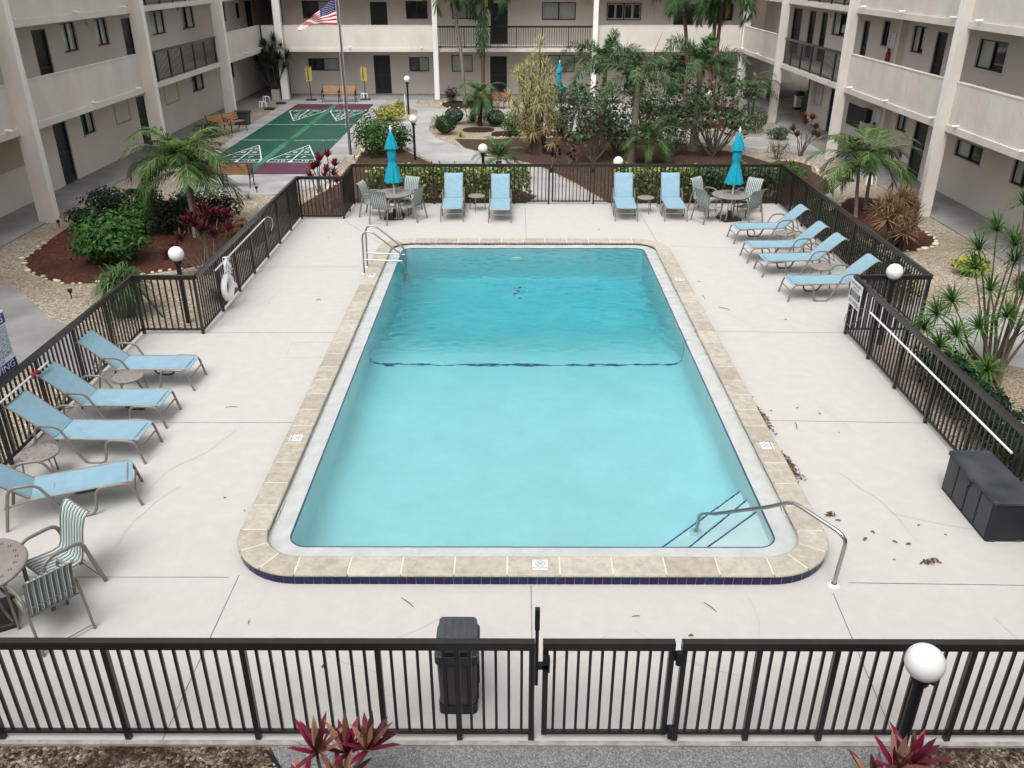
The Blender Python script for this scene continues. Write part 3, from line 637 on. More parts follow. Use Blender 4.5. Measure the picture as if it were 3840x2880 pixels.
gt = fence('gate', 'closed front gate with black latch post and hinges', (.255,5.56), (1.405,5.56), [], cat='gate', pitch=.109, group='pool gates', ground=.08)
m = MB(); m.beam((.20,5.50,.75),(.20,5.50,1.50),.03,.03); m.beam((.20,5.49,1.40),(.20,5.49,1.62),.042,.042); m.beam((.20,5.49,.98),(.30,5.49,.98),.05,.05); m.beam((.285,5.49,.92),(.285,5.49,1.08),.06,.05); obj('latch', m, M['black_metal'], gt)
for z in (1.06,.16):
    m = MB(); m.tube([(1.435,5.50,z-.07),(1.435,5.50,z+.07)], .026, 8); m.box(1.385,1.485,5.525,5.535,z-.055,z+.055); obj('hinge', m, M['black_metal'], gt)
fence('fence', 'left outer railing behind the four loungers', (-7.24,5.56), (-7.24,15.17), [1.2*i for i in range(1,8)], ends=(False,False))
fence('fence', 'short railing in front of the left globe lamp and green urn', (-7.24,15.17), (-6.04,15.17), [])
fence('fence', 'left inner railing carrying the life ring and white pole', (-6.04,15.17), (-6.04,23.5), [1.19*i for i in range(1,7)], ends=(False,False))
fence('fence', 'short railing in front of the red leaved plant by the court', (-6.04,23.5), (-4.80,23.5), [])
fence('fence', 'stub railing at the far left corner beside the round table', (-4.80,23.5), (-4.80,25.14), [.82], ends=(False,True))
fence('fence', 'far railing left of the far gate, in front of the variegated hedge', (-4.80,25.14), (1.06,25.14), [1.2,2.4,3.6,4.8], ends=(False,True))
g2 = fence('gate', 'closed far gate in front of the winding path', (1.12,25.14), (2.29,25.14), [], cat='gate', pitch=.11, group='pool gates', ground=.08)
for x in (1.09,2.32):
    m = MB(); m.box(x-.03,x+.03,25.08,25.12,.95,1.08); obj('hinge' if x > 2 else 'latch', m, M['black_metal'], g2)
fence('fence', 'far railing right of the far gate behind two loungers', (2.35,25.14), (7.90,25.14), [.9,2.0,3.1,4.2])
fence('fence', 'right outer railing behind the row of four right loungers', (7.90,25.14), (7.90,15.22), [1.2*i for i in range(1,8)], ends=(False,False))
fence('fence', 'short railing behind the lifeguard sign and right globe lamp', (6.46,15.22), (7.90,15.22), [], ends=(False,True))
fence('fence', 'right inner railing carrying the sign and the long hook pole', (6.46,15.22), (6.46,5.56), [1.2*i for i in range(1,8)], ends=(True,True))
m = MB(); m.beam((-7.21,15.22,1.0),(-7.35,16.4,-.13),.035,.035); br = obj('fence_brace', m, M['bronze']); tag(br, 'slanting dark metal brace from the railing corner to the gravel by the urn', 'brace')

# ------------------------------------------------------------------ furniture
def arc_fill(pts, r=.06, n=4):
    """round the corners of a polyline"""
    P = [Vector(p) for p in pts]; out = [P[0]]
    for a, b, c in zip(P, P[1:], P[2:]):
        u = (a-b); v = (c-b); q = min(r, u.length*.45, v.length*.45); s_ = b+u.normalized()*q; e_ = b+v.normalized()*q
        for i in range(n+1): t = i/n; out.append(s_*(1-t)**2 + b*2*t*(1-t) + e_*t*t)
    out.append(P[-1]); return out
def sheet(mb, prof, y0, y1, th=.006, sag=.0, ny=4):
    vs = []; n = len(prof)
    for j_ in range(ny+1):
        v = j_/ny; y = y0+(y1-y0)*v; q = sag*4*v*(1-v)
        for (x, z) in prof: vs.append((x, y, z-q))
    fs = [(j_*n+i, j_*n+i+1, (j_+1)*n+i+1, (j_+1)*n+i) for j_ in range(ny) for i in range(n-1)]
    mb.add(vs, fs, 0, True)
    mb.add([(x,y,z-th) for x,y,z in vs], [tuple(reversed(f)) for f in fs], 0, True)
def make_chaise(label, loc, rz, back=42, group='pale blue sling loungers round the pool'):
    t = thing('sun_lounger', label, 'lounger', loc, rz, group); Wd = .31
    for s_ in (-1, 1):
        m = MB(); y = s_*Wd
        m.tube(arc_fill([(0,y,0),(.09,y,.37),(.50,y,.385),(.56,y,.012),(.86,y,.012),(1.14,y,.60),(1.46,y,.61),(1.60,y,0)], .10, 5), .0135, 8, flat=1.5)
        obj('side_frame', m, M['frame'], t, True)
        m = MB(); m.tube([(.10,y-s_*.022,.385),(1.30,y-s_*.022,.385),(1.55,y-s_*.01,.33)], .012, 8); obj('seat_rail', m, M['frame'], t, True)
    for xx, zz in ((.05,.22),(.12,.375),(1.55,.33),(1.0,.365)): m = MB(); m.tube([(xx,-Wd,zz),(xx,Wd,zz)], .012, 8); obj('cross_bar', m, M['frame'], t, True)
    m = MB(); sheet(m, [(.06,.372),(.10,.388),(.3,.388),(.7,.384),(1.1,.388),(1.25,.392)], -Wd+.035, Wd-.035, sag=.012, ny=6); obj('seat', m, M['sling'], t, True)
    a = R(back); hx, hz = 1.26, .395; Lb = .72
    pr = [(hx+math.cos(a)*q*Lb, hz+math.sin(a)*q*Lb) for q in (0,.2,.4,.6,.8,.92)]
    ex, ez = pr[-1]; pr += [(ex+.055, ez+.035),(ex+.115, ez+.03),(ex+.15, ez+.005)]
    m = MB(); sheet(m, pr, -Wd+.045, Wd-.045, sag=.010, ny=6); bk = obj('backrest', m, M['sling'], t, True)
    m = MB()
    for s_ in (-1, 1): m.tube([(x, s_*(Wd-.045), z-.006) for x, z in pr], .012, 8)
    m.tube([(pr[-1][0], -Wd+.045, pr[-1][1]-.006),(pr[-1][0], Wd-.045, pr[-1][1]-.006)], .011, 6)
    mid = pr[3]; 
    for s_ in (-1,1): m.tube([(mid[0], s_*.2, mid[1]-.015),(mid[0]+.10, s_*.2, .34)], .010, 6)
    m.tube([(mid[0]+.10,-.25,.34),(mid[0]+.10,.25,.34)], .010, 6)
    obj('back_frame', m, M['frame'], t, True)
    return t
ch0 = make_chaise('blue lounger on the left side, farthest from the camera by the railing corner', (-5.40,13.01,0), R(180))
dup(ch0, (-5.39,11.72,0), R(180), 'blue lounger on the left side, second behind the first side table')
dup(ch0, (-5.31,10.68,0), R(179), 'blue lounger on the left side, third, beside the nearer side table')
dup(ch0, (-5.06,9.62,0), R(202), 'blue lounger on the left side set at an angle, nearest the striped chairs')
dup(ch0, (5.83,17.24,0), R(2), 'blue lounger on the right side nearest the lifeguard sign')
dup(ch0, (5.69,18.80,0), R(3), 'blue lounger on the right side, second from the lifeguard sign')
dup(ch0, (5.60,19.82,0), R(2), 'blue lounger on the right side, third from the lifeguard sign')
dup(ch0, (5.64,21.40,0), R(3), 'blue lounger on the right side closest to the right round table')
b0 = make_chaise('blue lounger at the far railing next to the left striped chairs', (-1.74,23.15,0), R(91), 62)
dup(b0, (-.40,23.03,0), R(90), 'blue lounger at the far railing just left of the far gate')
dup(b0, (3.14,23.2,0), R(88), 'blue lounger at the far railing just right of the far gate')
dup(b0, (4.53,23.2,0), R(89), 'blue lounger at the far railing next to the right striped chairs')

def make_side_table(label, loc):
    t = thing('side_table', label, 'side table', loc, 0, 'small round side tables between loungers')
    m = MB(); m.lathe([(.001,.452),(.225,.452),(.243,.447),(.247,.435),(.243,.418),(.225,.414),(.001,.425)], 28); tp = obj('tabletop', m, M['table'], t, True)
    m = MB()
    for k in range(10):
        a = 2*PI*k/10; x, y = .175*math.cos(a), .175*math.sin(a)
        for dx in (-.008,.008):
            for dy in (-.008,.008): m.box(x+dx-.005,x+dx+.005,y+dy-.005,y+dy+.005,.4515,.4535)
    obj('pattern_hole', m, M['tabledark'], tp, True)
    for k in range(3):
        a = 2*PI*k/3+.5; c_, s_ = math.cos(a), math.sin(a); m = MB()
        m.tube(arc_fill([(.10*c_,.10*s_,.40),(.235*c_,.235*s_,.39),(.27*c_,.27*s_,0)], .07, 4), .0115, 8); obj('leg', m, M['frame'], t, True)
    return t
s0_ = make_side_table('round side table between the two farthest left loungers', (-6.30,12.36,0))
dup(s0_, (-6.52,9.95,0), 1, 'round side table beside the angled left lounger')
dup(s0_, (-1.09,24.4,0), 2, 'round side table between the two loungers left of the far gate')
dup(s0_, (3.80,24.2,0), .3, 'round side table between the two loungers right of the far gate')
dup(s0_, (6.78,20.6,0), 1.1, 'round side table between the two farthest right loungers')
dup(s0_, (6.85,17.98,0), .7, 'round side table between the two nearest right loungers')

def make_dining_table(label, loc, umb=True):
    t = thing('dining_table', label, 'table', loc, 0, 'round outdoor dining tables')
    m = MB(); m.lathe([(.03,.722),(.50,.722),(.52,.718),(.53,.70),(.52,.682),(.49,.68),(.03,.70)], 40); tp = obj('tabletop', m, M['table'], t, True)
    m = MB()
    for rr, n in ((.42,22),(.22,12)):
        for k in range(n):
            a = 2*PI*k/n; x, y = rr*math.cos(a), rr*math.sin(a)
            for dx in (-.011,.011):
                for dy in (-.011,.011): m.box(x+dx-.007,x+dx+.007,y+dy-.007,y+dy+.007,.7205,.7235)
    obj('pattern_hole', m, M['tabledark'], tp, True)
    for k in range(4):
        a = PI/4+k*PI/2; c_, s_ = math.cos(a), math.sin(a); m = MB()
        m.tube(arc_fill([(.36*c_,.36*s_,.68),(.20*c_,.20*s_,.45),(.22*c_,.22*s_,.25),(.36*c_,.36*s_,0)], .12, 4), .018, 8, flat=.8); obj('leg', m, M['frame'], t, True)
    m = MB(); m.bbox(-.27,.27,-.27,.27,0,.07,.02); m.lathe([(.05,.07),(.04,.25),(.027,.26)], 12); obj('umbrella_base', m, M['bronze'], t, True)
    return t
t0 = make_dining_table('round brown table under the left teal umbrella at the far railing', (-3.40,23.62,0))
dup(t0, (6.06,23.45,0), .3, 'round brown table under the right teal umbrella at the far railing')
dup(t0, (-5.75,7.13,0), .5, 'round brown table at the left edge of the photo by the striped chairs')

def make_chair(label, loc, rz):
    t = thing('patio_chair', label, 'chair', loc, rz, 'striped sling patio chairs'); Wd = .27
    for s_ in (-1, 1):
        y = s_*Wd; m = MB()
        m.tube(arc_fill([(.62,y*.97,0),(.60,y,.60),(.50,y,.66),(.16,y,.665),(.0,y,0)], .10, 5), .016, 8, flat=1.5); obj('side_frame', m, M['frame'], t, True)
    pr = [(.60,.405),(.57,.42),(.42,.40),(.28,.385),(.20,.40),(.165,.45),(.13,.60),(.09,.78),(.05,.89),(.0,.945),(-.03,.945)]
    m = MB(); sheet(m, pr, -Wd+.035, Wd-.035, .005, .006, 4); obj('sling', m, M['striped'], t, True)
    m = MB()
    for s_ in (-1, 1): m.tube([(x, s_*(Wd-.033), z-.004) for x, z in pr], .011, 6)
    m.tube([(pr[-1][0],-Wd+.03,pr[-1][1]-.004),(pr[-1][0],Wd-.03,pr[-1][1]-.004)], .010, 6)
    m.tube([(pr[0][0],-Wd+.03,pr[0][1]-.006),(pr[0][0],Wd-.03,pr[0][1]-.006)], .010, 6)
    m.tube([(.17,-Wd,.40),(.17,Wd,.40)], .011, 6); m.tube([(.10,-Wd+.03,.55),(.10,Wd-.03,.55)], .006, 6)
    obj('sling_frame', m, M['frame'], t, True)
    m = MB(); m.tube([(.015,-Wd,.05),(.015,Wd,.05)], .007, 6); obj('stretcher', m, M['frame'], t, True)
    return t
c0 = make_chair('striped patio chair at the left far table, facing right beside the stub railing', (-4.36,23.92,0), R(-12))
dup(c0, (-3.76,22.84,0), R(70), 'striped patio chair at the left far table with its back to the pool')
dup(c0, (-2.58,23.33,0), R(155), 'striped patio chair at the left far table beside the first far lounger')
dup(c0, (-2.95,24.62,0), R(-115), 'striped patio chair behind the left far table against the hedge')
dup(c0, (5.10,23.12,0), R(28), 'striped patio chair at the right far table next to the far loungers')
dup(c0, (5.25,24.52,0), R(-48), 'striped patio chair behind the right far table on its left, seat toward the pool')
dup(c0, (6.72,22.98,0), R(125), 'striped patio chair at the right far table with its back to the right loungers')
dup(c0, (6.98,24.42,0), R(-135), 'striped patio chair behind the right far table in the railing corner')
dup(c0, (-4.98,7.95,0), R(234), 'nearest upright striped chair facing the table at the left edge, below the angled lounger')
dup(c0, (-4.72,6.80,0), R(140), 'nearest striped chair seen from behind, close to the front railing')

def make_umbrella(label, loc, h=2.40, sc=1.0):
    t = thing('patio_umbrella', label, 'umbrella', loc, 0, 'closed teal patio umbrellas')
    def pleat(u, z): return 1+.16*math.cos(u*2*PI*8)*(1 if z < 1.45 or (1.95 < z < 2.15) else .55)
    m = MB(); m.lathe([(.225,1.02),(.222,1.04),(.175,1.25),(.125,1.45),(.10,1.55),(.085,1.58),(.105,1.62),(.115,1.75),(.11,1.90),(.085,2.05)], 64, mod=pleat); m.lathe([(.001,1.10),(.12,1.08),(.20,1.03)], 48, mod=pleat); obj('canopy', m, M['teal'], t, True)
    m = MB(); m.lathe([(.17,1.93),(.168,1.95),(.125,2.10),(.07,2.27),(.035,2.38),(.001,2.40)], 64, mod=pleat); obj('vent_cap', m, M['teal'], t, True)
    m = MB(); m.lathe([(.088,1.565),(.094,1.575),(.094,1.59),(.088,1.60)], 32); obj('tie_strap', m, M['teal'], t, True)
    m = MB(); m.lathe([(.001,2.55),(.012,2.535),(.035,2.47),(.03,2.43),(.018,2.40),(.02,2.38)], 14); obj('finial', m, M['white'], t, True)
    m = MB(); m.tube([(0,0,.08),(0,0,2.38)], .022, 12); m.lathe([(.024,.98),(.05,1.05),(.05,1.08)], 12); obj('pole', m, M['white'], t, True)
    return t
u0 = make_umbrella('closed teal umbrella in the left round table by the far railing', (-3.38,23.64,0))
dup(u0, (6.10,23.47,0), .6, 'closed teal umbrella in the right round table by the far railing')
dup(u0, (2.37,47.0,-.55), .2, 'closed teal umbrella far back in front of the rear building')

# resin deck box
t = thing('deck_box', 'large dark grey resin deck box against the right railing', 'deck box', (6.12,9.16,0))
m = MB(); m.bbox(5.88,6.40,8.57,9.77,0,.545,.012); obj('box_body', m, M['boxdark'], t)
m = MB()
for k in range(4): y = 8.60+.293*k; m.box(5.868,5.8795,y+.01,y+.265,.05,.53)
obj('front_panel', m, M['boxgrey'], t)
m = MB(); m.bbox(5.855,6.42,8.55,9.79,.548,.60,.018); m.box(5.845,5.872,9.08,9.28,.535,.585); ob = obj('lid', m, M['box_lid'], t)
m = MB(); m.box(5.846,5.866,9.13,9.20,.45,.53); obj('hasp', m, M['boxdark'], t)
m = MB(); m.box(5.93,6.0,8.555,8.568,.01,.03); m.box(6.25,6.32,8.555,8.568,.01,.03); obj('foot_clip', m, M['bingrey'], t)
# trash can
def make_bin(label, loc, pan, group=None):
    t = thing('trash_can', label, 'trash can', loc, 0, group)
    m = MB(); rings = [rrect(-.17*q,.17*q,-.19*q,.19*q,.05) for q in (1,1.02,1.1)]
    m.loft([[(x,y,z) for x,y in r_] for r_, z in zip(rings, (.10,.12,.66))]); obj('can_panel', m, pan, t, True)
    m = MB()
    for x in (-.10,.0,.10): m.box(x-.004,x+.004,-.214,-.19,.10,.66)
    for y in (-.10,.10): m.box(.178,.197,y-.004,y+.004,.10,.66)
    obj('panel_groove', m, M['bindark'], t, True)
    m = MB(); r1 = rrect(-.185,.185,-.205,.205,.05); m.loft([[(x,y,0) for x,y in r1],[(x,y,.11) for x,y in r1]], cap=True); obj('base', m, M['bindark'], t, True)
    m = MB(); r1 = rrect(-.205,.205,-.225,.225,.05); r2 = rrect(-.19,.19,-.21,.21,.05); m.loft([[(x,y,.65) for x,y in r1],[(x,y,.74) for x,y in r1],[(x,y,.745) for x,y in r2],[(x,y,.85) for x,y in rrect(-.18,.18,-.15,.20,.05)]], cap=True)
    for x in (-.12,-.05,.02,.09,.14): m.beam((x,-.13,.8525),(x,.18,.8525),.012,.006)
    obj('lid', m, M['boxgrey'], t, True)
    m = MB(); m.box(-.13,.13,-.222,-.20,.748,.80); obj('flap', m, M['bindark'], t, True)
    return t
make_bin('dark trash can standing just behind the front railing left of the gate', (-.53,6.05,0), M['bingrey'])
bn = make_bin('pale trash can in the dark ground floor lobby of the right wing', (14.4,44.7,-.12), M['white'])

# globe lamps
def make_lamp(label, x, y, zc=1.33, r=.15):
    t = thing('globe_lamp', label, 'lamp', (x,y,GZ), 0, 'white globe lamps on black posts')
    m = MB(); m.tube([(0,0,0),(0,0,zc-GZ-r)], .047, 12); obj('post', m, M['black_metal'], t, True)
    m = MB(); m.lathe([(.05,zc-GZ-r-.07),(.075,zc-GZ-r-.05),(.08,zc-GZ-r+.02),(.05,zc-GZ-r+.03)], 14); m.tube([(.05,0,zc-GZ-r-.04),(.12,-.02,zc-GZ-r-.06)], .018, 6); obj('collar', m, M['black_metal'], t, True)
    m = MB(); m.sphere((0,0,zc-GZ), r, 28, 16); obj('globe', m, M['globe'], t, True)
make_lamp('globe lamp on the gravel behind the short left railing', -6.70,16.1,1.32)
make_lamp('globe lamp at the right railing corner behind the sign', 7.09,15.02)
make_lamp('nearest globe lamp among red leaves outside the front railing', 3.37,5.18,1.33,.158)
make_lamp('globe lamp on a tall post beside the bushes left of the winding path', -3.74,32.27,1.34)
make_lamp('globe lamp where the winding path meets the back walkway', -5.2,43.1,1.50)
make_lamp('globe lamp in front of the small palm behind the far railing', -.98,26.9,1.30)
make_lamp('globe lamp just over the far railing behind a lounger', 3.13,25.7,1.15)
make_lamp('globe lamp half hidden in the leafy trees before the right wing', 8.6,39.1,1.33)

# benches
def make_bench(label, loc, rz, wood, frames=3, Wb=.88):
    t = thing('park_bench', label, 'bench', loc, rz, 'slatted wood and iron benches'); tot_ = Wb*(frames-1)
    m = MB()
    for k in range(4): x = .06+.095*k; m.box(-tot_/2,tot_/2,-x-.04,-x+.04,.41,.435)
    obj('seat', m, wood, t, True)
    m = MB()
    for k in range(3): z = .52+.105*k; y = .03+.028*k; m.add([(-tot_/2,y,z-.045),(tot_/2,y,z-.045),(tot_/2,y+.024,z+.045),(-tot_/2,y+.024,z+.045),(-tot_/2,y+.022,z-.05),(tot_/2,y+.022,z-.05),(tot_/2,y+.046,z+.04),(-tot_/2,y+.046,z+.04)],[(0,1,2,3),(7,6,5,4),(0,4,5,1),(1,5,6,2),(2,6,7,3),(3,7,4,0)])
    obj('backrest', m, wood, t, True)
    for k in range(frames):
        x = -tot_/2+k*Wb; m = MB()
        m.tube(arc_fill([(x,-.44,0),(x,-.36,.12),(x,-.40,.30),(x,-.36,.40),(x,.0,.40),(x,.05,.52),(x,.13,.80),(x,.17,.83)], .05), .019, 6)
        m.tube(arc_fill([(x,.12,0),(x,.02,.16),(x,.02,.34),(x,.03,.42)], .06), .019, 6)
        m.tube(arc_fill([(x,-.37,.40),(x,-.42,.52),(x,-.34,.60),(x,-.10,.585),(x,.07,.62)], .06), .016, 6)
        for c_, r_ in ((-.26,.055),(-.14,.05),(-.02,.04)): m.tube([(x,c_+r_*math.cos(2*PI*i/10),.50+r_*math.sin(2*PI*i/10)) for i in range(10)], .009, 5, closed=True)
        for c_, r_ in ((-.28,.05),(-.06,.05)): m.tube([(x,c_+r_*math.cos(2*PI*i/10),.33+r_*math.sin(2*PI*i/10)) for i in range(10)], .009, 5, closed=True)
        obj('iron_frame', m, M['iron'], t, True)
    return t
bb = make_bench('orange wood bench facing the pool between the two scoreboards', (-9.36,47.35,-.12), 0, M['wood'])
dup(bb, (-12.62,37.9,-.12), R(62), 'orange wood bench facing right beside the grey recycling bin')
dup(bb, (-9.55,27.75,-.12), PI, 'orange wood bench seen from behind at the near end of the court')
make_bench('dark red wood bench on its own by the small palm island', (-.75,45.2,-.15), R(-38), M['wood_dark'], 2, 1.15)

# scoreboards
def make_score(label, x, y):
    t = thing('scoreboard', label, 'scoreboard', (x,y,-.13), 0, 'yellow shuffleboard scoreboards')
    m = MB(); m.tube([(0,0,.04),(0,0,1.25)], .022, 8); obj('post', m, M['black_metal'], t, True)
    m = MB(); m.bbox(-.26,.26,-.19,.19,0,.06,.02); obj('base', m, M['bindark'], t, True)
    m = MB(); m.box(-.17,.17,-.035,-.005,.98,1.72); bd = obj('board', m, M['yellow'], t, True)
    m = MB()
    for k in range(9): m.box(-.075,.0,-.039,-.0345,1.06+.066*k,1.10+.066*k)
    m.box(-.14,.14,-.039,-.0345,1.675,1.70); obj('number_slot', m, M['ink'], bd, True)
make_score('yellow scoreboard on a stand left of the orange bench', -11.0,47.75)
make_score('yellow scoreboard on a stand right of the orange bench', -8.08,47.9)

# flagpole and flag
t = thing('flagpole', 'tall silver flagpole beside the shuffleboard court', 'flagpole', (-6.13,32.1,GZ))
m = MB(); m.tube([(0,0,0),(0,0,3),(0,0,8.5)], [.055,.045,.03], 14); obj('pole', m, M['steel'], t, True)
m = MB(); m.bbox(-.14,.14,-.14,.14,0,.22,.01); obj('base', m, M['pot'], t, True)
m = MB(); m.tube([(-.09,-.02,1.2),(-.075,-.02,7.5)], .006, 5); m.tube([(.04,-.06,1.2),(.04,-.06,7.5)], .005, 5); obj('halyard', m, M['white'], t, True)
fr_ = mat('flag_red', (.50,.025,.03), None, .8); fw_ = mat('flag_white', (.78,.76,.76), None, .8); fb_ = mat('flag_blue', (.035,.03,.13), None, .8)
NU, NV = 40, 26; fv = []; FX, FY = -6.22, 32.1
def fl(u, v):
    # u along the fly, v from top (0) to bottom (1)
    xt = FX-1.38*u; zt = 5.52-1.02*u**.85; zb2 = 4.56-.05*math.sin(u*PI)*-1-.30*max(0,u-.45)**1.3*1.4
    z = zt*(1-v)+zb2*v; fold = math.sin(u*9+v*2.2)*.07*u+.04*math.sin(u*21+v*5)*u
    return (xt+.05*u*v, FY-.10*u+fold*1.6, z+.02*math.sin(u*16+v*3)*u)
for i in range(NU+1):
    for k in range(NV+1): fv.append(fl(i/NU, k/NV))
m = MB()
for i in range(NU):
    for k in range(NV):
        st_ = k//2; mi = 2 if (st_ < 7 and i < NU*.4) else (0 if st_ % 2 == 0 else 1); a = i*(NV+1)+k
        m.add([fv[a],fv[a+1],fv[a+NV+2],fv[a+NV+1]], [(0,1,2,3)], mi, True)
fl_o = obj('flag', m, [fr_, fw_, fb_]); tag(fl_o, 'American flag flying from the flagpole by the court', 'flag')
m = MB()
for r_ in range(9):
    for c_ in range(6 if r_ % 2 == 0 else 5):
        u = (.05+.06*c_+(.03 if r_ % 2 else 0)); v = (r_+1)/10*7/13
        p = Vector(fl(u*.97+.005, v)); m.add([(p.x+.018*math.sin(2*PI*q*2/5), p.y-.008, p.z+.018*math.cos(2*PI*q*2/5)) for q in range(5)], [(0,1,2),(2,3,4),(4,0,1),(1,2,3)])
so_ = obj('canton_print', m, fw_); so_.parent = fl_o
# poles and life ring on the left inner railing
t = thing('rescue_pole', 'white rescue pole resting along the left inner railing', 'pole', (-5.99,16.1,.97))
m = MB(); m.tube([(-5.985,16.12,.97),(-5.985,19.85,1.0)], .017, 10); obj('shaft', m, M['white'], t)
m = MB(); m.tube([(-5.985,19.85,1.0),(-5.97,20.1,.98),(-5.96,20.35,.88),(-5.96,20.40,.72),(-5.97,20.25,.6)], .006, 6); obj('hook_loop', m, M['white'], t)
t = thing('life_ring', 'white life ring with a bundle of rope hung on the left inner railing', 'life ring', (-5.95,16.55,.46))
m = MB(); m.tube([(-5.94,16.55+.235*math.cos(2*PI*i/24),.46+.235*math.sin(2*PI*i/24)) for i in range(24)], .062, 12, closed=True); obj('ring', m, M['white'], t)
m = MB(); random.seed(5)
for k in range(9):
    y0 = 16.62+random.uniform(-.05,.12); z0 = .80+random.uniform(-.05,.1); ry = random.uniform(.05,.13); rz_ = random.uniform(.10,.22); tl_ = random.uniform(-.6,.6)
    m.tube([(-5.925+random.uniform(-.03,.05)+.02*math.sin(i), y0+ry*math.cos(2*PI*i/14)+tl_*.12*math.sin(2*PI*i/14), z0+rz_*math.sin(2*PI*i/14)) for i in range(14)], .007, 5, closed=True)
m.tube([(-5.92,16.35,.68),(-5.9,16.45,.9),(-5.93,16.6,1.0)], .007, 5); m.tube([(-5.92,16.35,.6),(-5.91,16.30,.4),(-5.92,16.45,.2)], .007, 5); obj('rope', m, M['rope'], t)
m = MB(); m.tube([(-5.90,16.80,.48),(-5.89,16.85,.40),(-5.89,16.88,.33)], [.03,.05,.04], 10); fl2 = obj('float', m, M['white'], t)
m = MB(); m.tube([(-5.885,16.87,.355),(-5.885,16.885,.30)], [.047,.035], 10); obj('float_tip', m, M['red'], t)
t = thing('rescue_pole', 'white pole with a red grip along the left outer railing behind the loungers', 'pole', (-7.17,9,.98))
m = MB(); m.tube([(-7.17,7.5,.98),(-7.17,11.75,.98)], .016, 8); obj('shaft', m, M['white'], t)
m = MB(); m.tube([(-7.17,11.24,.98),(-7.17,11.43,.98)], .026, 10); obj('grip', m, M['red'], t)
t = thing('rescue_pole', 'long white pole with a wire hook along the right inner railing', 'pole', (6.40,12,.84))
m = MB(); m.tube([(6.40,9.33,.83),(6.40,14.15,.86)], .017, 10); obj('shaft', m, M['white'], t)
m = MB(); m.tube([(6.40,14.15,.86),(6.39,14.35,.84),(6.38,14.7,.74),(6.37,15.02,.55),(6.37,15.14,.36),(6.37,15.08,.27),(6.38,14.9,.30),(6.39,14.65,.46),(6.39,14.45,.66)], .006, 6); obj('hook_loop', m, M['frame'], t)

# signs
RX = Matrix.Rotation(R(90), 3, 'X')
t = thing('lifeguard_sign', 'white no lifeguard on duty sign wired to the right railing corner', 'sign', (6.40,14.9,.68))
m = MB(); m.box(6.385,6.393,14.62,15.19,.68,1.16); obj('panel', m, M['sign_white'], t)
rot = Matrix.Rotation(R(-90), 3, 'Z') @ RX
def st_(body, y, z, sz, mk, sx=1): text('lettering', body, sz, (6.384,y,z), rot, mk, t, .0008, sx=sx)
st_('NO LIFEGUARD', 14.905, 1.10, .078, M['ink'], .85); st_('ON DUTY', 14.905, 1.02, .07, M['ink'])
m = MB(); m.box(6.3835,6.3853,14.66,15.15,.84,.975); obj('text_block', m, M['ink'], t)
for i, b_ in enumerate(('ALL USERS OF THIS','FACILITY DO SO AT','THEIR OWN RISK')): text('lettering', b_, .042, (6.383,14.905,.95-.043*i), rot, M['sign_white'], t, .0008, sx=1.0)
st_('NO DIVING', 14.905, .755, .115, M['ink'], .8)
t = thing('pool_rules_sign', 'tall white and blue pool rules sign on posts behind the left railing', 'sign', (-7.42,10.7,GZ))
m = MB(); m.box(-7.335,-7.32,10.10,11.26,1.15,2.03); obj('panel', m, M['sign_white'], t)
m = MB(); m.box(-7.32,-7.3185,10.12,11.25,1.85,2.0); m.box(-7.32,-7.3185,10.12,11.25,1.17,1.31); obj('blue_band', m, M['ink_blue'], t)
m = MB(); m.box(-7.40,-7.337,10.25,10.33,GZ,1.9); m.box(-7.40,-7.337,10.62,10.70,GZ,1.9); obj('sign_post', m, M['pot'], t)
rot = Matrix.Rotation(R(90), 3, 'Z') @ RX
text('lettering', 'POOL RULES', .155, (-7.317,10.69,1.925), rot, M['sign_white'], t, .001, sx=1.15)
text('lettering', 'NO DIVING', .145, (-7.317,10.69,1.238), rot, M['sign_white'], t, .001, sx=1.35)
for i, b_ in enumerate(('NO FOOD OR DRINK IN THE POOL','OR ON WET DECK. COMMERCIALLY','BOTTLED WATER IN PLASTIC BOTTLES IS','ALLOWED ON WET DECK FOR','HYDRATION','NO GLASS OR ANIMALS IN THE FENCED','POOL AREA','BATHING LOAD: 20 PERSONS','POOL OPEN: DAWN TO DUSK','SHOWER BEFORE ENTERING POOL','DO NOT SWALLOW THE POOL WATER')):
    text('lettering', b_, .045, (-7.319,11.22,1.815-.038*i), rot, M['ink_blue'], t, .0006, 'RIGHT')
text('lettering', 'MAXIMUM DEPTH:', .062, (-7.319,11.22,1.40), rot, M['ink_blue'], t, .0006, 'RIGHT'); text('lettering', '6 FEET', .055, (-7.319,11.0,1.345), rot, M['ink_blue'], t, .0006, 'RIGHT')

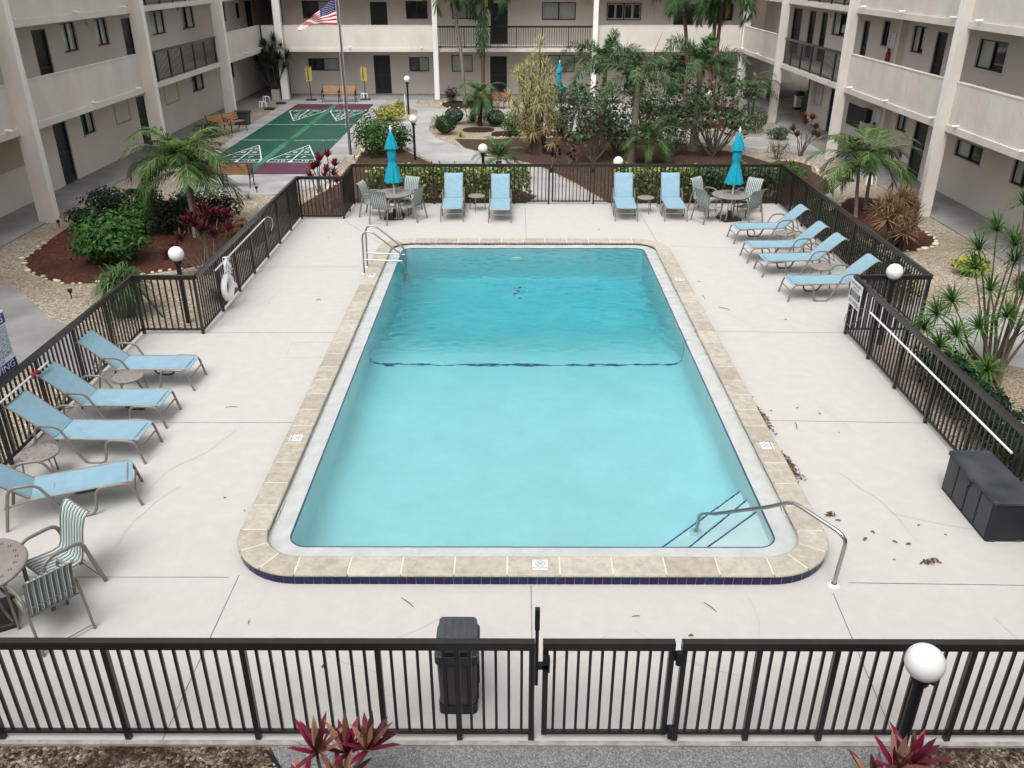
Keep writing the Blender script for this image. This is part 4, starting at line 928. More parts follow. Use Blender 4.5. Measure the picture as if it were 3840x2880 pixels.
# fallen leaves
random.seed(21)
def leaf_mesh(ln, wd, curl):
    m = MB(); n = 5; vs = []
    for i in range(n+1):
        u = i/n; w_ = wd*math.sin(PI*(u*.86+.07)); z = .006+curl*4*u*(1-u)
        vs += [(ln*(u-.5), -w_, z+.006), (ln*(u-.5), 0, z), (ln*(u-.5), w_, z+.006)]
    fs = []
    for i in range(n): a = i*3; fs += [(a,a+3,a+4,a+1),(a+1,a+4,a+5,a+2)]
    m.add(vs, fs, 0, True); m.add([(x,y,z-.001) for x,y,z in vs], [tuple(reversed(f)) for f in fs], 0, True)
    return m
protos = []
for (ln, wd, cu) in ((.075,.015,.012),(.05,.014,.012),(.09,.006,.008),(.20,.005,.012),(.032,.009,.005)):
    me = obj('fallen_leaf', leaf_mesh(ln, wd, cu), M['leaf_dead']); protos.append(me)
sing = [(-1.95,6.45,1),(.50,7.45,0),(-.55,7.05,4),(-.95,6.2,4),(-1.62,6.15,4),(-2.2,7.0,4),(1.35,7.2,2),(-3.55,9.2,4),(-3.9,9.5,4),(-4.6,12.1,3),(-5.0,7.55,3),(4.2,9.0,0),(4.4,8.6,0),(4.55,8.75,1),(4.75,8.55,0),(4.9,8.5,1),(5.2,8.9,4),(4.1,9.1,2),(5.45,8.7,4),(4.6,8.2,4),(4.4,11.5,3),(4.15,12.0,4),(4.6,12.1,4),(4.9,11.9,4),(5.0,11.3,4),(4.1,17.2,3),(4.4,16.5,3),(5.5,15.9,1),(4.2,18.2,2),(-4.2,17.0,2),(-5.2,16.8,4),(-4.9,21.6,4),(2.3,22.4,4),(3.65,21.9,4),(3.8,20.0,4),(-2.5,7.3,3),(-1.2,7.42,3),(.05,7.05,3),(1.2,6.15,3),(2.2,7.35,3),(3.5,7.2,3),(3.4,7.35,3),(-2.9,7.1,2),(-.3,7.3,2),(.8,6.6,4),(1.9,6.9,1),(2.5,6.6,4)]
sing = [q for i, q in enumerate(sing) if q[1] > 8 or i % 3 == 0]
for i, (x, y, k) in enumerate(sing):
    o = protos[k] if k in range(5) and not protos[k].get('category') else None
    if o is None: o = protos[k].copy(); COL.objects.link(o)
    o.location = (x, y, .001); o.rotation_euler = (random.uniform(-.1,.1), random.uniform(-.1,.1), random.uniform(0,6.3)); o.scale = (random.uniform(.8,1.3),)*3
    tag(o, 'dry brown leaf lying loose on the pale pool deck', 'leaf', 'fallen leaves on the pool deck')
def pile(label, x, y, lx, ly, n, ang):
    m = MB()
    for i in range(n):
        a = random.uniform(0, 2*PI); u = random.gauss(0,.45); v = random.gauss(0,.4)
        px_ = x+u*lx*math.cos(ang)-v*ly*math.sin(ang); py_ = y+u*lx*math.sin(ang)+v*ly*math.cos(ang)
        ln = random.uniform(.04,.12); wd = random.uniform(.005,.016); c_, s2 = math.cos(a), math.sin(a); z = random.uniform(.005,.035)
        m.add([(px_-ln/2*c_,py_-ln/2*s2,z),(px_+wd*s2,py_-wd*c_,z+.008),(px_+ln/2*c_,py_+ln/2*s2,z),(px_-wd*s2,py_+wd*c_,z+.008)], [(0,1,2,3)])
    tag(obj('leaf_litter', m, M['leaf_dead'], kind='stuff'), label, 'leaf litter')
pile('brown leaf litter along the right coping at the deck joint', 3.93,11.85,.55,.09,150,R(96)); pile('brown leaf litter against the right coping by the no diving tile', 3.95,10.35,.42,.10,150,R(96)); pile('small clump of leaves near the handrail', 5.0,8.15,.10,.06,26,.2); pile('few leaves clustered beside the right coping', 4.15,9.15,.08,.06,14,.2)

# ------------------------------------------------------------------ buildings
class Wall:
    """maps (u along the wall, z, d into the building) to the world"""
    def __init__(s, kind, c): s.k = kind; s.c = c
    def P(s, u, z, d=0):
        return {'L': (s.c-d, u, z), 'R': (s.c+d, u, z), 'B': (u, s.c+d, z)}[s.k]
    def box(s, mb, u0, u1, z0, z1, d0, d1, mi=0):
        a = s.P(u0, z0, d0); b = s.P(u1, z1, d1)
        mb.box(min(a[0],b[0]),max(a[0],b[0]),min(a[1],b[1]),max(a[1],b[1]),min(a[2],b[2]),max(a[2],b[2]),mi)
    def face(s, mb, q, mi=0):
        vs = [s.P(*p) for p in q]; n = (Vector(vs[1])-Vector(vs[0])).cross(Vector(vs[2])-Vector(vs[0]))
        want = {'L': Vector((1,0,0)), 'R': Vector((-1,0,0)), 'B': Vector((0,-1,0))}[s.k]
        mb.add(vs, [(0,1,2,3) if n.dot(want) >= 0 else (3,2,1,0)], mi)
    def wall(s, mb, u0, u1, z0, z1, ops, dep=.13):
        us = sorted({u0,u1}|{o[0] for o in ops}|{o[1] for o in ops}); zs = sorted({z0,z1}|{o[2] for o in ops}|{o[3] for o in ops})
        us = [u for u in us if u0 <= u <= u1]; zs = [z for z in zs if z0 <= z <= z1]
        for a, b in zip(us, us[1:]):
            for c_, d_ in zip(zs, zs[1:]):
                mu, mz = (a+b)/2, (c_+d_)/2
                if any(o[0] < mu < o[1] and o[2] < mz < o[3] for o in ops): continue
                s.face(mb, [(a,c_,0),(b,c_,0),(b,d_,0),(a,d_,0)])
        for o in ops:
            a, b, c_, d_ = o[:4]
            for q in ([(a,c_,0),(a,c_,dep),(a,d_,dep),(a,d_,0)],[(b,c_,0),(b,d_,0),(b,d_,dep),(b,c_,dep)],[(a,d_,0),(a,d_,dep),(b,d_,dep),(b,d_,0)],[(a,c_,0),(b,c_,0),(b,c_,dep),(a,c_,dep)]):
                mb.add([s.P(*p) for p in q], [(0,1,2,3)])
    def window(s, par, u0, u1, z0, z1, style='dc', dep=.09):
        m = MB(); f = .045
        s.box(m,u0,u1,z0,z0+f,dep-.03,dep+.03); s.box(m,u0,u1,z1-f,z1,dep-.03,dep+.03); s.box(m,u0,u0+f,z0+f,z1-f,dep-.03,dep+.03); s.box(m,u1-f,u1,z0+f,z1-f,dep-.03,dep+.03)
        um = (u0+u1)/2; s.box(m,um-.03,um+.03,z0+f,z1-f,dep-.035,dep+.03)
        w_ = obj('window', m, M['winframe'], par)
        for (a, b), ch in zip(((u0+f,um-.03),(um+.03,u1-f)), style):
            mk = {'d':'glass','c':'curtain','w':'curtain_w','s':'curtain_w'}[ch]; m = MB(); s.face(m, [(a,z0+f,dep+.01),(b,z0+f,dep+.01),(b,z1-f,dep+.01),(a,z1-f,dep+.01)])
            obj('pane', m, M[mk], w_)
            if ch == 's':   # louvred shutters
                m = MB(); c_ = (a+b)/2
                for (aa, bb_) in ((a,c_-.01),(c_+.01,b)):
                    s.box(m,aa+.05,bb_-.05,z0+.12,z1-.12,dep-.0,dep+.008)
                obj('shutter', m, M['glass'], w_)
        m = MB(); s.box(m,u0-.03,u1+.03,z0-.05,z0-.002,-.03,dep); obj('sill', m, M['stucco'], w_)
    def door(s, par, u0, u1, z0, z1, dep=.07, knob=1):
        m = MB(); f = .06
        s.box(m,u0,u0+f,z0,z1,dep-.03,dep+.04); s.box(m,u1-f,u1,z0,z1,dep-.03,dep+.04); s.box(m,u0+f,u1-f,z1-f,z1,dep-.03,dep+.04)
        s.box(m,u0+f,u1-f,z0,z0+.22,dep-.01,dep+.03); s.box(m,u0+f,u1-f,z0+.95,z0+1.03,dep-.01,dep+.03)
        d_ = obj('door', m, M['door_frame'], par)
        m = MB(); s.face(m, [(u0+f,z0+.2,dep+.015),(u1-f,z0+.2,dep+.015),(u1-f,z1-f,dep+.015),(u0+f,z1-f,dep+.015)]); obj('screen', m, M['door'], d_)
        m = MB(); uu = u1-.10 if knob > 0 else u0+.10; s.box(m,uu-.015,uu+.015,z0+.98,z0+1.10,dep-.07,dep-.03); obj('handle', m, M['iron'], d_)

F1, F2, F3 = -.12, 2.52, 5.17
BEAM2, BEAM3 = (2.28, 2.46), (4.93, 5.11)
def sc(ops, k): return [(a*k, b*k, 6.45-(6.45-c)*k if c > -50 else F1, 6.45-(6.45-d)*k) + tuple(r) for a, b, c, d, *r in ops]
left = thing('apartment_building', 'left wing of the three storey stucco building with open walkways', 'building', (-15,25,GZ))
right = thing('apartment_building', 'right wing of the three storey stucco building, lobby and fire extinguishers', 'building', (14,25,GZ))
back = thing('apartment_building', 'rear wing of the three storey stucco building behind the palms', 'building', (0,50,GZ))
G3 = 2.65
F2m = 6.45-(6.45-2.52)/1.02
WL, WR, WB = Wall('L', -14.9), Wall('R', 13.72), Wall('B', 50.35)
NG = -99
opsL = sc([(27.45,28.33,NG,1.92,'D'),(33.98,34.95,NG,1.86,'D'),(14,15,NG,1.92,'D'),(29.36,30.29,1.237,1.926,'dc'),(40.21,41.83,1.235,1.91,'dc'),(45.75,46.67,1.21,1.95,'dd'),(18,19.4,1.2,1.93,'dc'),
  (27.5,28.38,F2m,4.672,'D'),(33.975,34.9,F2m,4.667,'D'),(14.2,15.1,F2m,4.67,'D'),(29.33,30.33,3.88,4.76,'cc'),(31.77,32.74,3.886,4.765,'cc'),(36.72,38.23,3.885,4.784,'cc'),(40.2,41.83,3.885,4.78,'dc'),(45.75,46.52,3.894,4.80,'dd'),(48.29,48.95,3.90,4.66,'dd'),(50.0,51.2,F2m,4.69,'D'),(17.5,19,3.88,4.76,'dc')], 1.0205)
opsR = sc([(28.4,29.37,NG,1.80,'D'),(37.1,37.83,NG,1.78,'D'),(30.03,30.89,1.23,1.80,'cc'),(24.8,26.43,1.216,1.71,'dc'),(22.2,23.14,1.125,1.78,'dc'),
  (34.8,35.42,F2m,4.535,'D'),(28.41,29.17,F2m,4.555,'D'),(37.35,38.97,3.79,4.67,'dc'),(32.93,33.54,3.785,4.635,'dd'),(29.96,30.95,3.79,4.62,'dc'),(24.82,26.42,3.75,4.54,'dc'),(20.2,21.8,3.75,4.54,'dc'),(41.2,42.1,F2m,4.6,'D'),(43.2,44.6,F2m,4.6,'D'),(39.6,40.4,F2m,4.6,'D')], 1.0152)
opsB = sc([(-7.71,-6.80,NG,2.03,'D'),(-1.33,-.41,NG,1.985,'D'),(6.05,6.9,NG,2.0,'D'),(8.47,9.6,NG,2.02,'D'),(-11.30,-9.63,1.235,1.876,'dc'),(-5.77,-4.68,1.195,1.93,'dc'),(-3.44,-2.29,1.18,2.045,'ww'),(1.61,3.314,1.145,2.04,'cc'),
  (-7.71,-6.80,F2m,4.683,'D'),(-1.275,-.358,F2m,4.64,'D'),(8.53,9.59,F2m,4.60,'D'),(-11.33,-9.63,3.87,4.74,'dc'),(-5.80,-4.64,3.85,4.725,'dd'),(-3.335,-1.75,3.845,4.78,'cc'),(1.465,3.279,3.80,4.673,'cc'),(4.926,6.78,3.778,4.646,'ss'),(10.396,11.672,3.773,4.595,'dd')], 1.0233)
for par, W_, ops, u0, u1 in ((left,WL,opsL,-6,56),(right,WR,opsR,-6,50.35),(back,WB,opsB,-12.7,12.6)):
    ops += [(o[0],o[1],o[2]+G3,o[3]+G3,o[4]) for o in list(ops) if o[3] > 2.4]
    m = MB()
    if par is right:
        W_.wall(m,u0,41.0,GZ,2.4,[o for o in ops if o[3] < 2.4]); W_.wall(m,u0,u1,2.4,7.7,[o for o in ops if o[3] > 2.4])
        W_.wall(m,48.2,50.35,GZ,2.4,[])
        m.box(13.72,13.9,41.0,41.2,GZ,2.4)
        m.add([(13.721,40.99,GZ),(17.2,40.99,GZ),(17.2,40.99,2.4),(13.721,40.99,2.4)],[(0,1,2,3)])
        m.add([(17.2,40.99,GZ),(17.2,52,GZ),(17.2,52,2.4),(17.2,40.99,2.4)],[(0,1,2,3)])
    elif par is back:
        W_.wall(m,u0,u1,GZ,7.7,ops)
        m.add([(-12.7,50.35,GZ),(-12.7,56,GZ),(-12.7,56,7.7),(-12.7,50.35,7.7)],[(3,2,1,0)]); m.add([(12.6,50.35,GZ),(12.6,56,GZ),(12.6,56,7.7),(12.6,50.35,7.7)],[(0,1,2,3)])
        m.box(-15,-12.7,55.8,56,GZ,7.7); m.box(12.6,17.3,55.8,56,GZ,7.7)
    else: W_.wall(m,u0,u1,GZ,7.7,ops)
    obj('wall', m, M['stucco_wall'], par)
    for o in ops:
        if o[4] == 'D': W_.door(par, o[0], o[1], o[2], o[3], knob=-1 if int(o[0]*7)%2 else 1)
        else: W_.window(par, o[0], o[1], o[2], o[3], o[4])
# walkway slabs, roofs
for par, (xa,xb,ya,yb) in ((left,(-14.9,-13.62,-6,56)),(right,(12.22,13.72,-6,50)),(back,(-13.62,12.22,48.47,50.35))):
    m = MB()
    for z in (F2, F3): m.box(xa,xb,ya,yb,z-.20,z)
    if par is right:
        m.box(13.72,17.2,41.2,56,2.30,2.45)
    if par is back: m.box(-14.9,-13.62,48.47,56,F3-.2,F3-.001); m.box(12.22,13.72,50.0,56,F2-.2,F2); m.box(-12.7,-12.69,50.35,56,2.3,2.5)
    obj('walkway_slab', m, M['soffit'], par)
m = MB(); m.box(-20,-13.2,-6,60,7.7,7.95); obj('roof', m, M['soffit'], left); m = MB(); m.box(11.9,20,-6,60,7.7,7.95); obj('roof', m, M['soffit'], right); m = MB(); m.box(-13.2,11.9,48.2,60,7.7,7.95); obj('roof', m, M['soffit'], back)
# parapets, railings, beams, columns
def bay(par, side, a, b, kind2, kind3):
    """one bay between columns: side gives the plane of the parapets"""
    W_ = {'L': Wall('L',-13.50), 'R': Wall('R',12.10), 'B': Wall('B',48.35)}[side]
    for (b0, b1), top, kd in ((BEAM2, 3.56, kind2), (BEAM3, 6.21, kind3)):
        m = MB(); W_.box(m,a,b,b0,b1,-.055,.13); bmn = obj('beam', m, M['stucco'], par)
        if kd == 'p':
            m = MB(); W_.box(m,a,b,b1,top,0,.13); W_.box(m,a,b,top,top+.03,-.012,.142); obj('parapet', m, M['stucco'], par)
            for u in (a+.62, (a+b)/2+.1, b-.62):
                m = MB(); p = W_.P(u,b1+.045,-.19); q = W_.P(u,b1+.05,.02); m.tube([p,q],.032,10); obj('drain_spout', m, M['trim'], bmn)
        else:
            rl = MB(); W_.box(rl,a,b,top-.09,top,-.005,.06); W_.box(rl,a,b,b1+.04,b1+.08,.01,.045); r_ = obj('railing', rl, M['bronze'], par)
            n = int((b-a)/.125); m = MB()
            for i in range(1, n): u = a+(b-a)*i/n; big = i % 11 == 0; hw = .024 if big else .0115; W_.box(m,u-hw,u+hw,b1+(0 if big else .05),top-.08,.012 if not big else .003,.032 if not big else .05)
            obj('picket', m, M['bronze'], r_)
LY = [15.4,23.7,32.35,41.15,48.35]; RY = [16.0,24.45,32.55,40.75,48.35]
for a, b, k2, k3 in zip([-5]+LY, LY, 'ppprp', 'ppprp'): bay(left,'L',a+.1,b-.1 if b < 48 else b,k2,k3)
for a, b, k2, k3 in zip([-5]+RY, RY, 'ppprp', 'ppprp'): bay(right,'R',a+.1,b-.1 if b < 48 else b,k2,k3)
for a, b, k2, k3 in ((-13.42,-4.32,'p','p'),(-4.06,4.14,'r','r'),(4.39,12.03,'p','p')): bay(back,'B',a,b,k2,k3)
def column(par, x0, x1, y0, y1, tap=0, axis='x'):
    m = MB(); rg = []
    for i in range(15):
        z = GZ-.05+i*.56; t = tap*(1-i/14)
        if axis == 'L': a, b = x0-t, x1
        elif axis == 'R': a, b = x0, x1+t
        else: a, b = x0-t*.5, x1+t*.5
        rg.append([(a,y0,z),(b,y0,z),(b,y1,z),(a,y1,z)])
    m.loft(rg, cap=True); fi = {'L':1,'R':3,'B':0}[axis]
    for q in range(14*4):
        if q % 4 == fi: m.m[q] = 1
    obj('column', m, [M['stucco'], M['trim']], par)
for y in LY[:-1]: column(left, -13.52, -13.06, y-.13, y+.13, .03, 'L')
for y in RY[:-1]: column(right, 11.83, 12.12, y-.13, y+.13, .05, 'R')
for x, tp in ((-12.45,.06),(-4.19,0),(4.265,0),(12.22,.06)): column(back, x-.12-tp, x+.12+tp, 48.05, 48.36, .03, 'B')
# small fittings on the walls
m = MB(); WL.box(m,24.3,26.0,1.0,1.95,-.02,.0); WL.box(m,21.5,24.2,1.0,1.95,-.02,.0); obj('shutter_panel', m, M['beige'], left)
for u0, u1, z0, z1 in ((32.6,33.9,1.1,1.85),(37.6,39.2,1.1,1.85)):
    m = MB(); WL.box(m,u0,u0+.05,z0,z1,-.02,.0); WL.box(m,u1-.05,u1,z0,z1,-.02,.0); WL.box(m,u0,u1,z0-.05,z0,-.02,.0); obj('shutter_track', m, M['beige'], left)
def fit(name, W_, par, u, z, w_, h, d, mk): m = MB(); W_.box(m,u-w_/2,u+w_/2,z-h/2,z+h/2,-d,0); return obj(name, m, M[mk], par)
fit('wall_light', WL, left, 31.85, 4.65, .12,.2,.1,'white'); fit('wall_light', WL, left, 40.3, 4.72,.12,.2,.1,'white'); fit('fire_bell', WL, left, 40.6, 4.74,.2,.2,.08,'red')
fit('wall_light', WR, right, 39.9, 4.5,.12,.2,.1,'white'); fit('fire_bell', WR, right, 32.0, 4.55,.22,.22,.08,'red')
for a_ in ((31.85,32.1,GZ,2.32),(31.85,32.1,2.46,4.93),(40.2,40.5,GZ,2.32)): m = MB(); WR.box(m,*a_,-.24,0); obj('pilaster', m, M['stucco_wall'], right)
for nm, y, z0, z1 in (('fire_extinguisher',32.95,.60,1.62),('fire_extinguisher',32.85,3.22,4.26)):
    lv = 'ground floor' if z0 < 2 else 'second floor'
    t = thing(nm, 'red fire extinguisher in a white cabinet, %s of right wing' % lv, 'extinguisher', (13.6,y,z0), 0, 'fire extinguishers')
    m = MB(); WR.box(m,y-.30,y+.30,z0,z1,-.04,-.01); WR.box(m,y-.30,y-.25,z0,z1,-.09,-.04); WR.box(m,y+.25,y+.30,z0,z1,-.09,-.04); WR.box(m,y-.25,y+.25,z1-.05,z1,-.09,-.04); WR.box(m,y-.25,y+.25,z0,z0+.05,-.09,-.04); obj('cabinet', m, M['sign_white'], t)
    m = MB(); m.lathe([(.001,0),(.075,.0),(.08,.03),(.08,.28),(.05,.35),(.02,.37)], 14, (13.60,y+.02,z0+.08)); obj('cylinder', m, M['red'], t)
    m = MB(); m.box(13.56,13.64,y-.01,y+.05,z0+.45,z0+.52); m.tube([(13.58,y,z0+.48),(13.55,y-.10,z0+.5),(13.55,y-.11,z0+.25)], .014, 6); obj('valve', m, M['ink'], t)
t = thing('bulletin_board', 'glazed bulletin board on the lobby wall of the right wing', 'board', (13.7,39.95,.8))
m = MB(); WR.box(m,39.3,40.15,.78,1.66,-.05,-.0); WR.box(m,39.3,40.15,.78,.83,-.07,-.05); WR.box(m,39.3,40.15,1.61,1.66,-.07,-.05); WR.box(m,39.3,39.35,.83,1.61,-.07,-.05); WR.box(m,40.1,40.15,.83,1.61,-.07,-.05); WR.box(m,39.71,39.74,.83,1.61,-.07,-.05); obj('frame', m, M['pot'], t)
m = MB(); WR.box(m,39.36,39.70,.85,1.6,-.058,-.05); WR.box(m,39.76,40.08,.85,1.6,-.058,-.05); obj('notice_paper', m, M['curtain_w'], t)
o = fit('mailbox_panel', WR, right, 35.35, 1.0, 1.4,.82,.03,'door'); o = fit('black_cabinet', WR, right, 33.9, 1.23,.62,.48,.22,'ink')
t = thing('desk', 'small dark desk in the ground floor lobby beside the pale trash can', 'desk', (14.3,42.6,F1))
m = MB(); m.bbox(14.0,14.6,42.0,43.2,.60,.66,.01); obj('desktop', m, M['boxgrey'], t); m = MB(); m.box(14.05,14.55,42.05,43.15,F1,.60); obj('cupboard', m, M['boxdark'], t)
# the wing the photograph is taken from
front = thing('apartment_building', 'near wing of the stucco building behind the camera', 'building', (0,-1.2,GZ))
m = MB(); m.box(-14.9,13.72,-3.4,-3.2,GZ,7.7); obj('wall', m, M['stucco_wall'], front)
m = MB(); m.box(-14.9,13.72,-3.2,-.9,2.3,2.5); m.box(-14.9,13.72,-3.2,-.9,4.75,4.92); m.box(-14.9,13.72,-3.4,-.9,7.7,7.9); obj('walkway_slab', m, M['soffit'], front)
m = MB(); m.box(-13.4,12.0,-1.05,-.9,2.28,3.56); obj('parapet', m, M['stucco'], front)

# small garden fittings
def misc(name, label, cat, mb, mk, group=None, loc=None): o = obj(name, mb, M[mk]); return tag(o, label, cat, group)
for x, y, lb in ((-13.35,47.4,'white pvc riser beside the potted plant at the back left column'),(-13.0,45.4,'white pvc riser pipe in the gravel near the grey recycling bin'),(11.95,28.3,'white pvc riser pipe by the pair of palms on the right'),(-8.25,48.55,'white folded pvc frame right of the bench by the scoreboard')):
    m = MB(); m.tube(arc_fill([(x-.16,y,GZ),(x-.15,y,.12),(x+.16,y+.04,.10),(x+.17,y+.05,GZ)], .05), .032, 8); m.tube([(x-.02,y,.11),(x-.02,y-.12,GZ+.02)], .03, 8); misc('pvc_riser', lb, 'pipe', m, 'white', 'white pvc pipes in the beds')
for x, y, lb in ((-12.75,23.1,'small black path light in the gravel by the left column'),(-9.77,17.5,'small black path light in the gravel near the curved walk'),(-8.3,27.1,'small black path light by the bench at the court')):
    m = MB(); m.tube([(x,y,GZ),(x,y,.0)], .012, 6); m.lathe([(.03,.0),(.05,.05),(.05,.09),(.001,.09)], 10, (x,y,-.02)); misc('path_light', lb, 'light', m, 'black_metal', 'small black path lights')
for x, y, lb in ((-12.35,46.6,'dark flat valve box in the tan gravel left of the court'),(-12.45,44.6,'second dark flat valve box in the gravel left of the court'),(11.3,28.9,'round black valve box in the gravel by the right palms'),(-12.3,27.2,'dark square valve box in the gravel behind the left palm')):
    m = MB(); m.bbox(x-.25,x+.25,y-.17,y+.17,GZ,-.06,.03); misc('valve_box', lb, 'valve box', m, 'bindark', 'dark valve boxes')
t = thing('recycling_bin', 'dark grey recycling bin tucked against the left column by the bench', 'bin', (-12.55,40.2,-.15))
m = MB(); r_ = []
for q, z in ((.85,-.15),(.88,-.1),(1.0,.36)): r_.append([(-12.55+x*q,40.2+y*q,z) for x,y in rrect(-.36,.36,-.30,.30,.06)])
m.loft(r_, cap=True); obj('bin_body', m, M['boxgrey'], t)
m = MB(); m.loft([[(-12.55+x,40.2+y,z) for x,y in rrect(-.39,.39,-.33,.33,.06)] for z in (.362,.42)], cap=True); obj('lid', m, M['boxdark'], t)
m = MB(); m.tube([(-5.2,41.9,GZ),(-5.2,41.9,.95)], .03, 8); misc('marker_post', 'thin white post in the yellow croton bed by the path', 'post', m, 'white')
m = MB(); m.tube([(8.0,13.2,.0),(8.0,13.2,.02)], .02, 6)

# ------------------------------------------------------------------ plants
def leaflet(mb, p, d, up, ln, wd, drop=.0, fold=0):
    """narrow leaf: base p, direction d, two segments"""
    s_ = d.cross(up)
    if s_.length < 1e-4: s_ = Vector((1,0,0))
    s_ = s_.normalized()*wd/2
    a = p+d*ln*.5+Vector((0,0,-drop*.3)); b = p+d*ln+Vector((0,0,-drop))
    mb.add([p-s_*.5, p+s_*.5, a+s_, a-s_, b], [(0,1,2,3),(3,2,4)])
def frond(lv, rc, base, az_, el_, ln, droop, n, ll, lw, plum=0, curl=.5, rr=.014):
    p = Vector(base); e = el_; pts = [p.copy()]; N = 9; hd = Vector((math.cos(az_), math.sin(az_), 0)); tw = random.uniform(-.25,.25)
    for i in range(N):
        e -= droop/N*(.4+1.3*i/N); a2 = az_+tw*i/N; d = Vector((math.cos(a2)*math.cos(e), math.sin(a2)*math.cos(e), math.sin(e))); p = p+d*ln/N; pts.append(p.copy())
    rc.tube(pts, [rr*(1-.8*i/N) for i in range(N+1)], 4)
    for k in range(n):
        t = .14+.86*(k+random.random()*.5)/n; f = t*N; i = min(int(f), N-1); q = pts[i].lerp(pts[i+1], f-i); tg = (pts[i+1]-pts[i]).normalized()
        side = tg.cross(Vector((0,0,1)));
        if side.length < .05: side = Vector((-math.sin(az_), math.cos(az_), 0))
        side.normalize(); upv = side.cross(tg)
        L_ = ll*(.45+.75*math.sin(PI*min(1, t*.85+.12)))*random.uniform(.85,1.1)
        for sg in (-1, 1):
            if plum: an = random.uniform(-1.2,1.35); dd = (side*sg*math.cos(an)+upv*math.sin(an))*.85+tg*.6
            else: dd = side*sg*.85+tg*(.55+.5*t)+upv*random.uniform(.05,.35)
            leaflet(lv, q, dd.normalized(), upv, L_, lw, L_*curl*random.uniform(.5,1.2))
def palm(label, loc, trunk_pts, r0, r1, crowns, leafm, trunkm, nf=13, ln=1.5, n=34, ll=.42, lw=.028, plum=0, droop=1.5, elr=(-.2,1.3), curl=.5, group=None, name='palm_tree', shaft=0, dead=0):
    t = thing(name, label, 'palm', loc, 0, group); m = MB()
    for tp in trunk_pts:
        k = len(tp); m.tube([Vector(loc)+Vector(p) for p in tp], [r0+(r1-r0)*i/(k-1) for i in range(k)], 9)
    obj('trunk', m, M[trunkm], t)
    lv = MB(); rc = MB(); sh_ = MB(); dd = MB()
    for c in crowns:
        c = Vector(loc)+Vector(c[:3])
        if shaft: sh_.tube([c-Vector((0,0,shaft)), c-Vector((0,0,shaft*.5)), c+Vector((0,0,.15))], [r1*1.25, r1*1.35, r1*.6], 10)
        for i in range(nf):
            a = 2*PI*(i*.618)+random.uniform(-.2,.2); e = elr[0]+(elr[1]-elr[0])*(i+.5)/nf
            frond(lv, rc, c, a, e, ln*random.uniform(.85,1.1), droop*random.uniform(.8,1.2), n, ll, lw, plum, curl)
    obj('crown', lv, M[leafm], t); obj('frond_stems', rc, M['shaft'], t)
    if shaft: obj('crownshaft', sh_, M['shaft'], t)
    return t
random.seed(101)
palm('young two-trunk palm in the red mulch left of the pool, fronds over the court bench', (-8.75,22.4,GZ), [[(.15,-.25,0),(.10,-.1,.8),(.02,0,1.95)],[(-.15,.7,0),(-.05,.5,.7),(.0,.35,1.65)]], .075, .05, [(.02,0,1.95),(.0,.35,1.65)], 'lf_palm', 'trunk', 15, 1.65, 36, .48, .030, 0, 1.6, (.1,1.45), .5)
palm('young palm pair in the gravel right of the pool before the right wing', (9.95,24.4,GZ), [[(0,-.2,0),(-.05,-.1,.7),(-.1,0,1.55)],[(.60,.7,0),(.5,.5,.7),(.42,.35,1.45)]], .06, .04, [(-.1,0,1.55),(.42,.35,1.45)], 'lf_palm', 'trunk', 11, 1.6, 34, .48, .030, 0, 1.8, (.2,1.4), .45)
palm('tall slim palm before the rear building, left of the pair, crown leaving the photo', (-2.6,46.3,GZ), [[(0,0,0),(-.1,0,2.2),(-.4,0,4.6),(-.5,0,5.4)]], .10, .075, [(-.52,0,5.6)], 'lf_royal', 'trunk', 10, 1.9, 60, .48, .032, 0, 2.1, (-.2,1.2), .7, 'tall slim palms', shaft=.7)
t = palm('tall palm before the rear building with a long hanging dead frond', (-1.65,46.8,GZ), [[(0,0,0),(.02,0,2.2),(.15,0,4.6),(.2,0,5.2)]], .11, .08, [(.2,0,5.4)], 'lf_royal', 'trunk_red', 9, 1.8, 60, .48, .032, 0, 2.1, (-.2,1.2), .7, 'tall slim palms', shaft=.7)
lv = MB(); rc = MB(); frond(lv, rc, (-1.45,46.5,4.9), R(250), -1.15, 2.7, .35, 60, .5, .045, 1, .8); o = obj('hanging_frond', lv, M['lf_royal'], t)
palm('tall slim palm right of centre before the rear parapet with yellow crownshaft', (8.0,42,GZ), [[(.15,0,0),(.05,0,3),(-.25,0,4.6),(-.3,0,5.4)]], .10, .075, [(-.3,0,5.7)], 'lf_royal', 'trunk_red', 11, 2.0, 60, .5, .032, 0, 2.2, (-.3,1.2), .7, 'tall slim palms', shaft=1.0)
palm('double-trunk tall palm nearest the right corner of the rear wing', (9.3,42,GZ), [[(-.05,0,0),(-.05,0,3),(-.15,0,4.6),(-.15,0,5.3)],[(.15,0,0),(.1,0,3),(.15,.1,4.4),(.2,.1,5.2)]], .10, .075, [(-.15,0,5.6),(.5,.3,5.5)], 'lf_royal', 'trunk_red', 9, 2.0, 60, .5, .032, 0, 2.2, (-.3,1.2), .7, 'tall slim palms', shaft=1.1)
palm('plume leaved palm with reddish trunk left of the pale trunked one', (3.6,35.5,GZ), [[(-.1,0,0),(0,0,1.5),(.0,0,2.9)]], .15, .07, [(.0,0,3.0)], 'lf_fox', 'trunk_red', 12, 2.2, 110, .34, .030, 1, 1.95, (.25,1.45), .25, 'plume leaved palms', shaft=.4)
palm('plume leaved palm with thick pale grey trunk in the brown bed', (4.35,31.7,GZ), [[(.0,0,0),(.02,0,.9),(.05,0,2.0),(.05,0,2.9)]], .19, .07, [(.05,0,3.0)], 'lf_fox', 'trunk', 10, 1.9, 100, .32, .030, 1, 1.95, (.2,1.4), .25, 'plume leaved palms', shaft=.5)
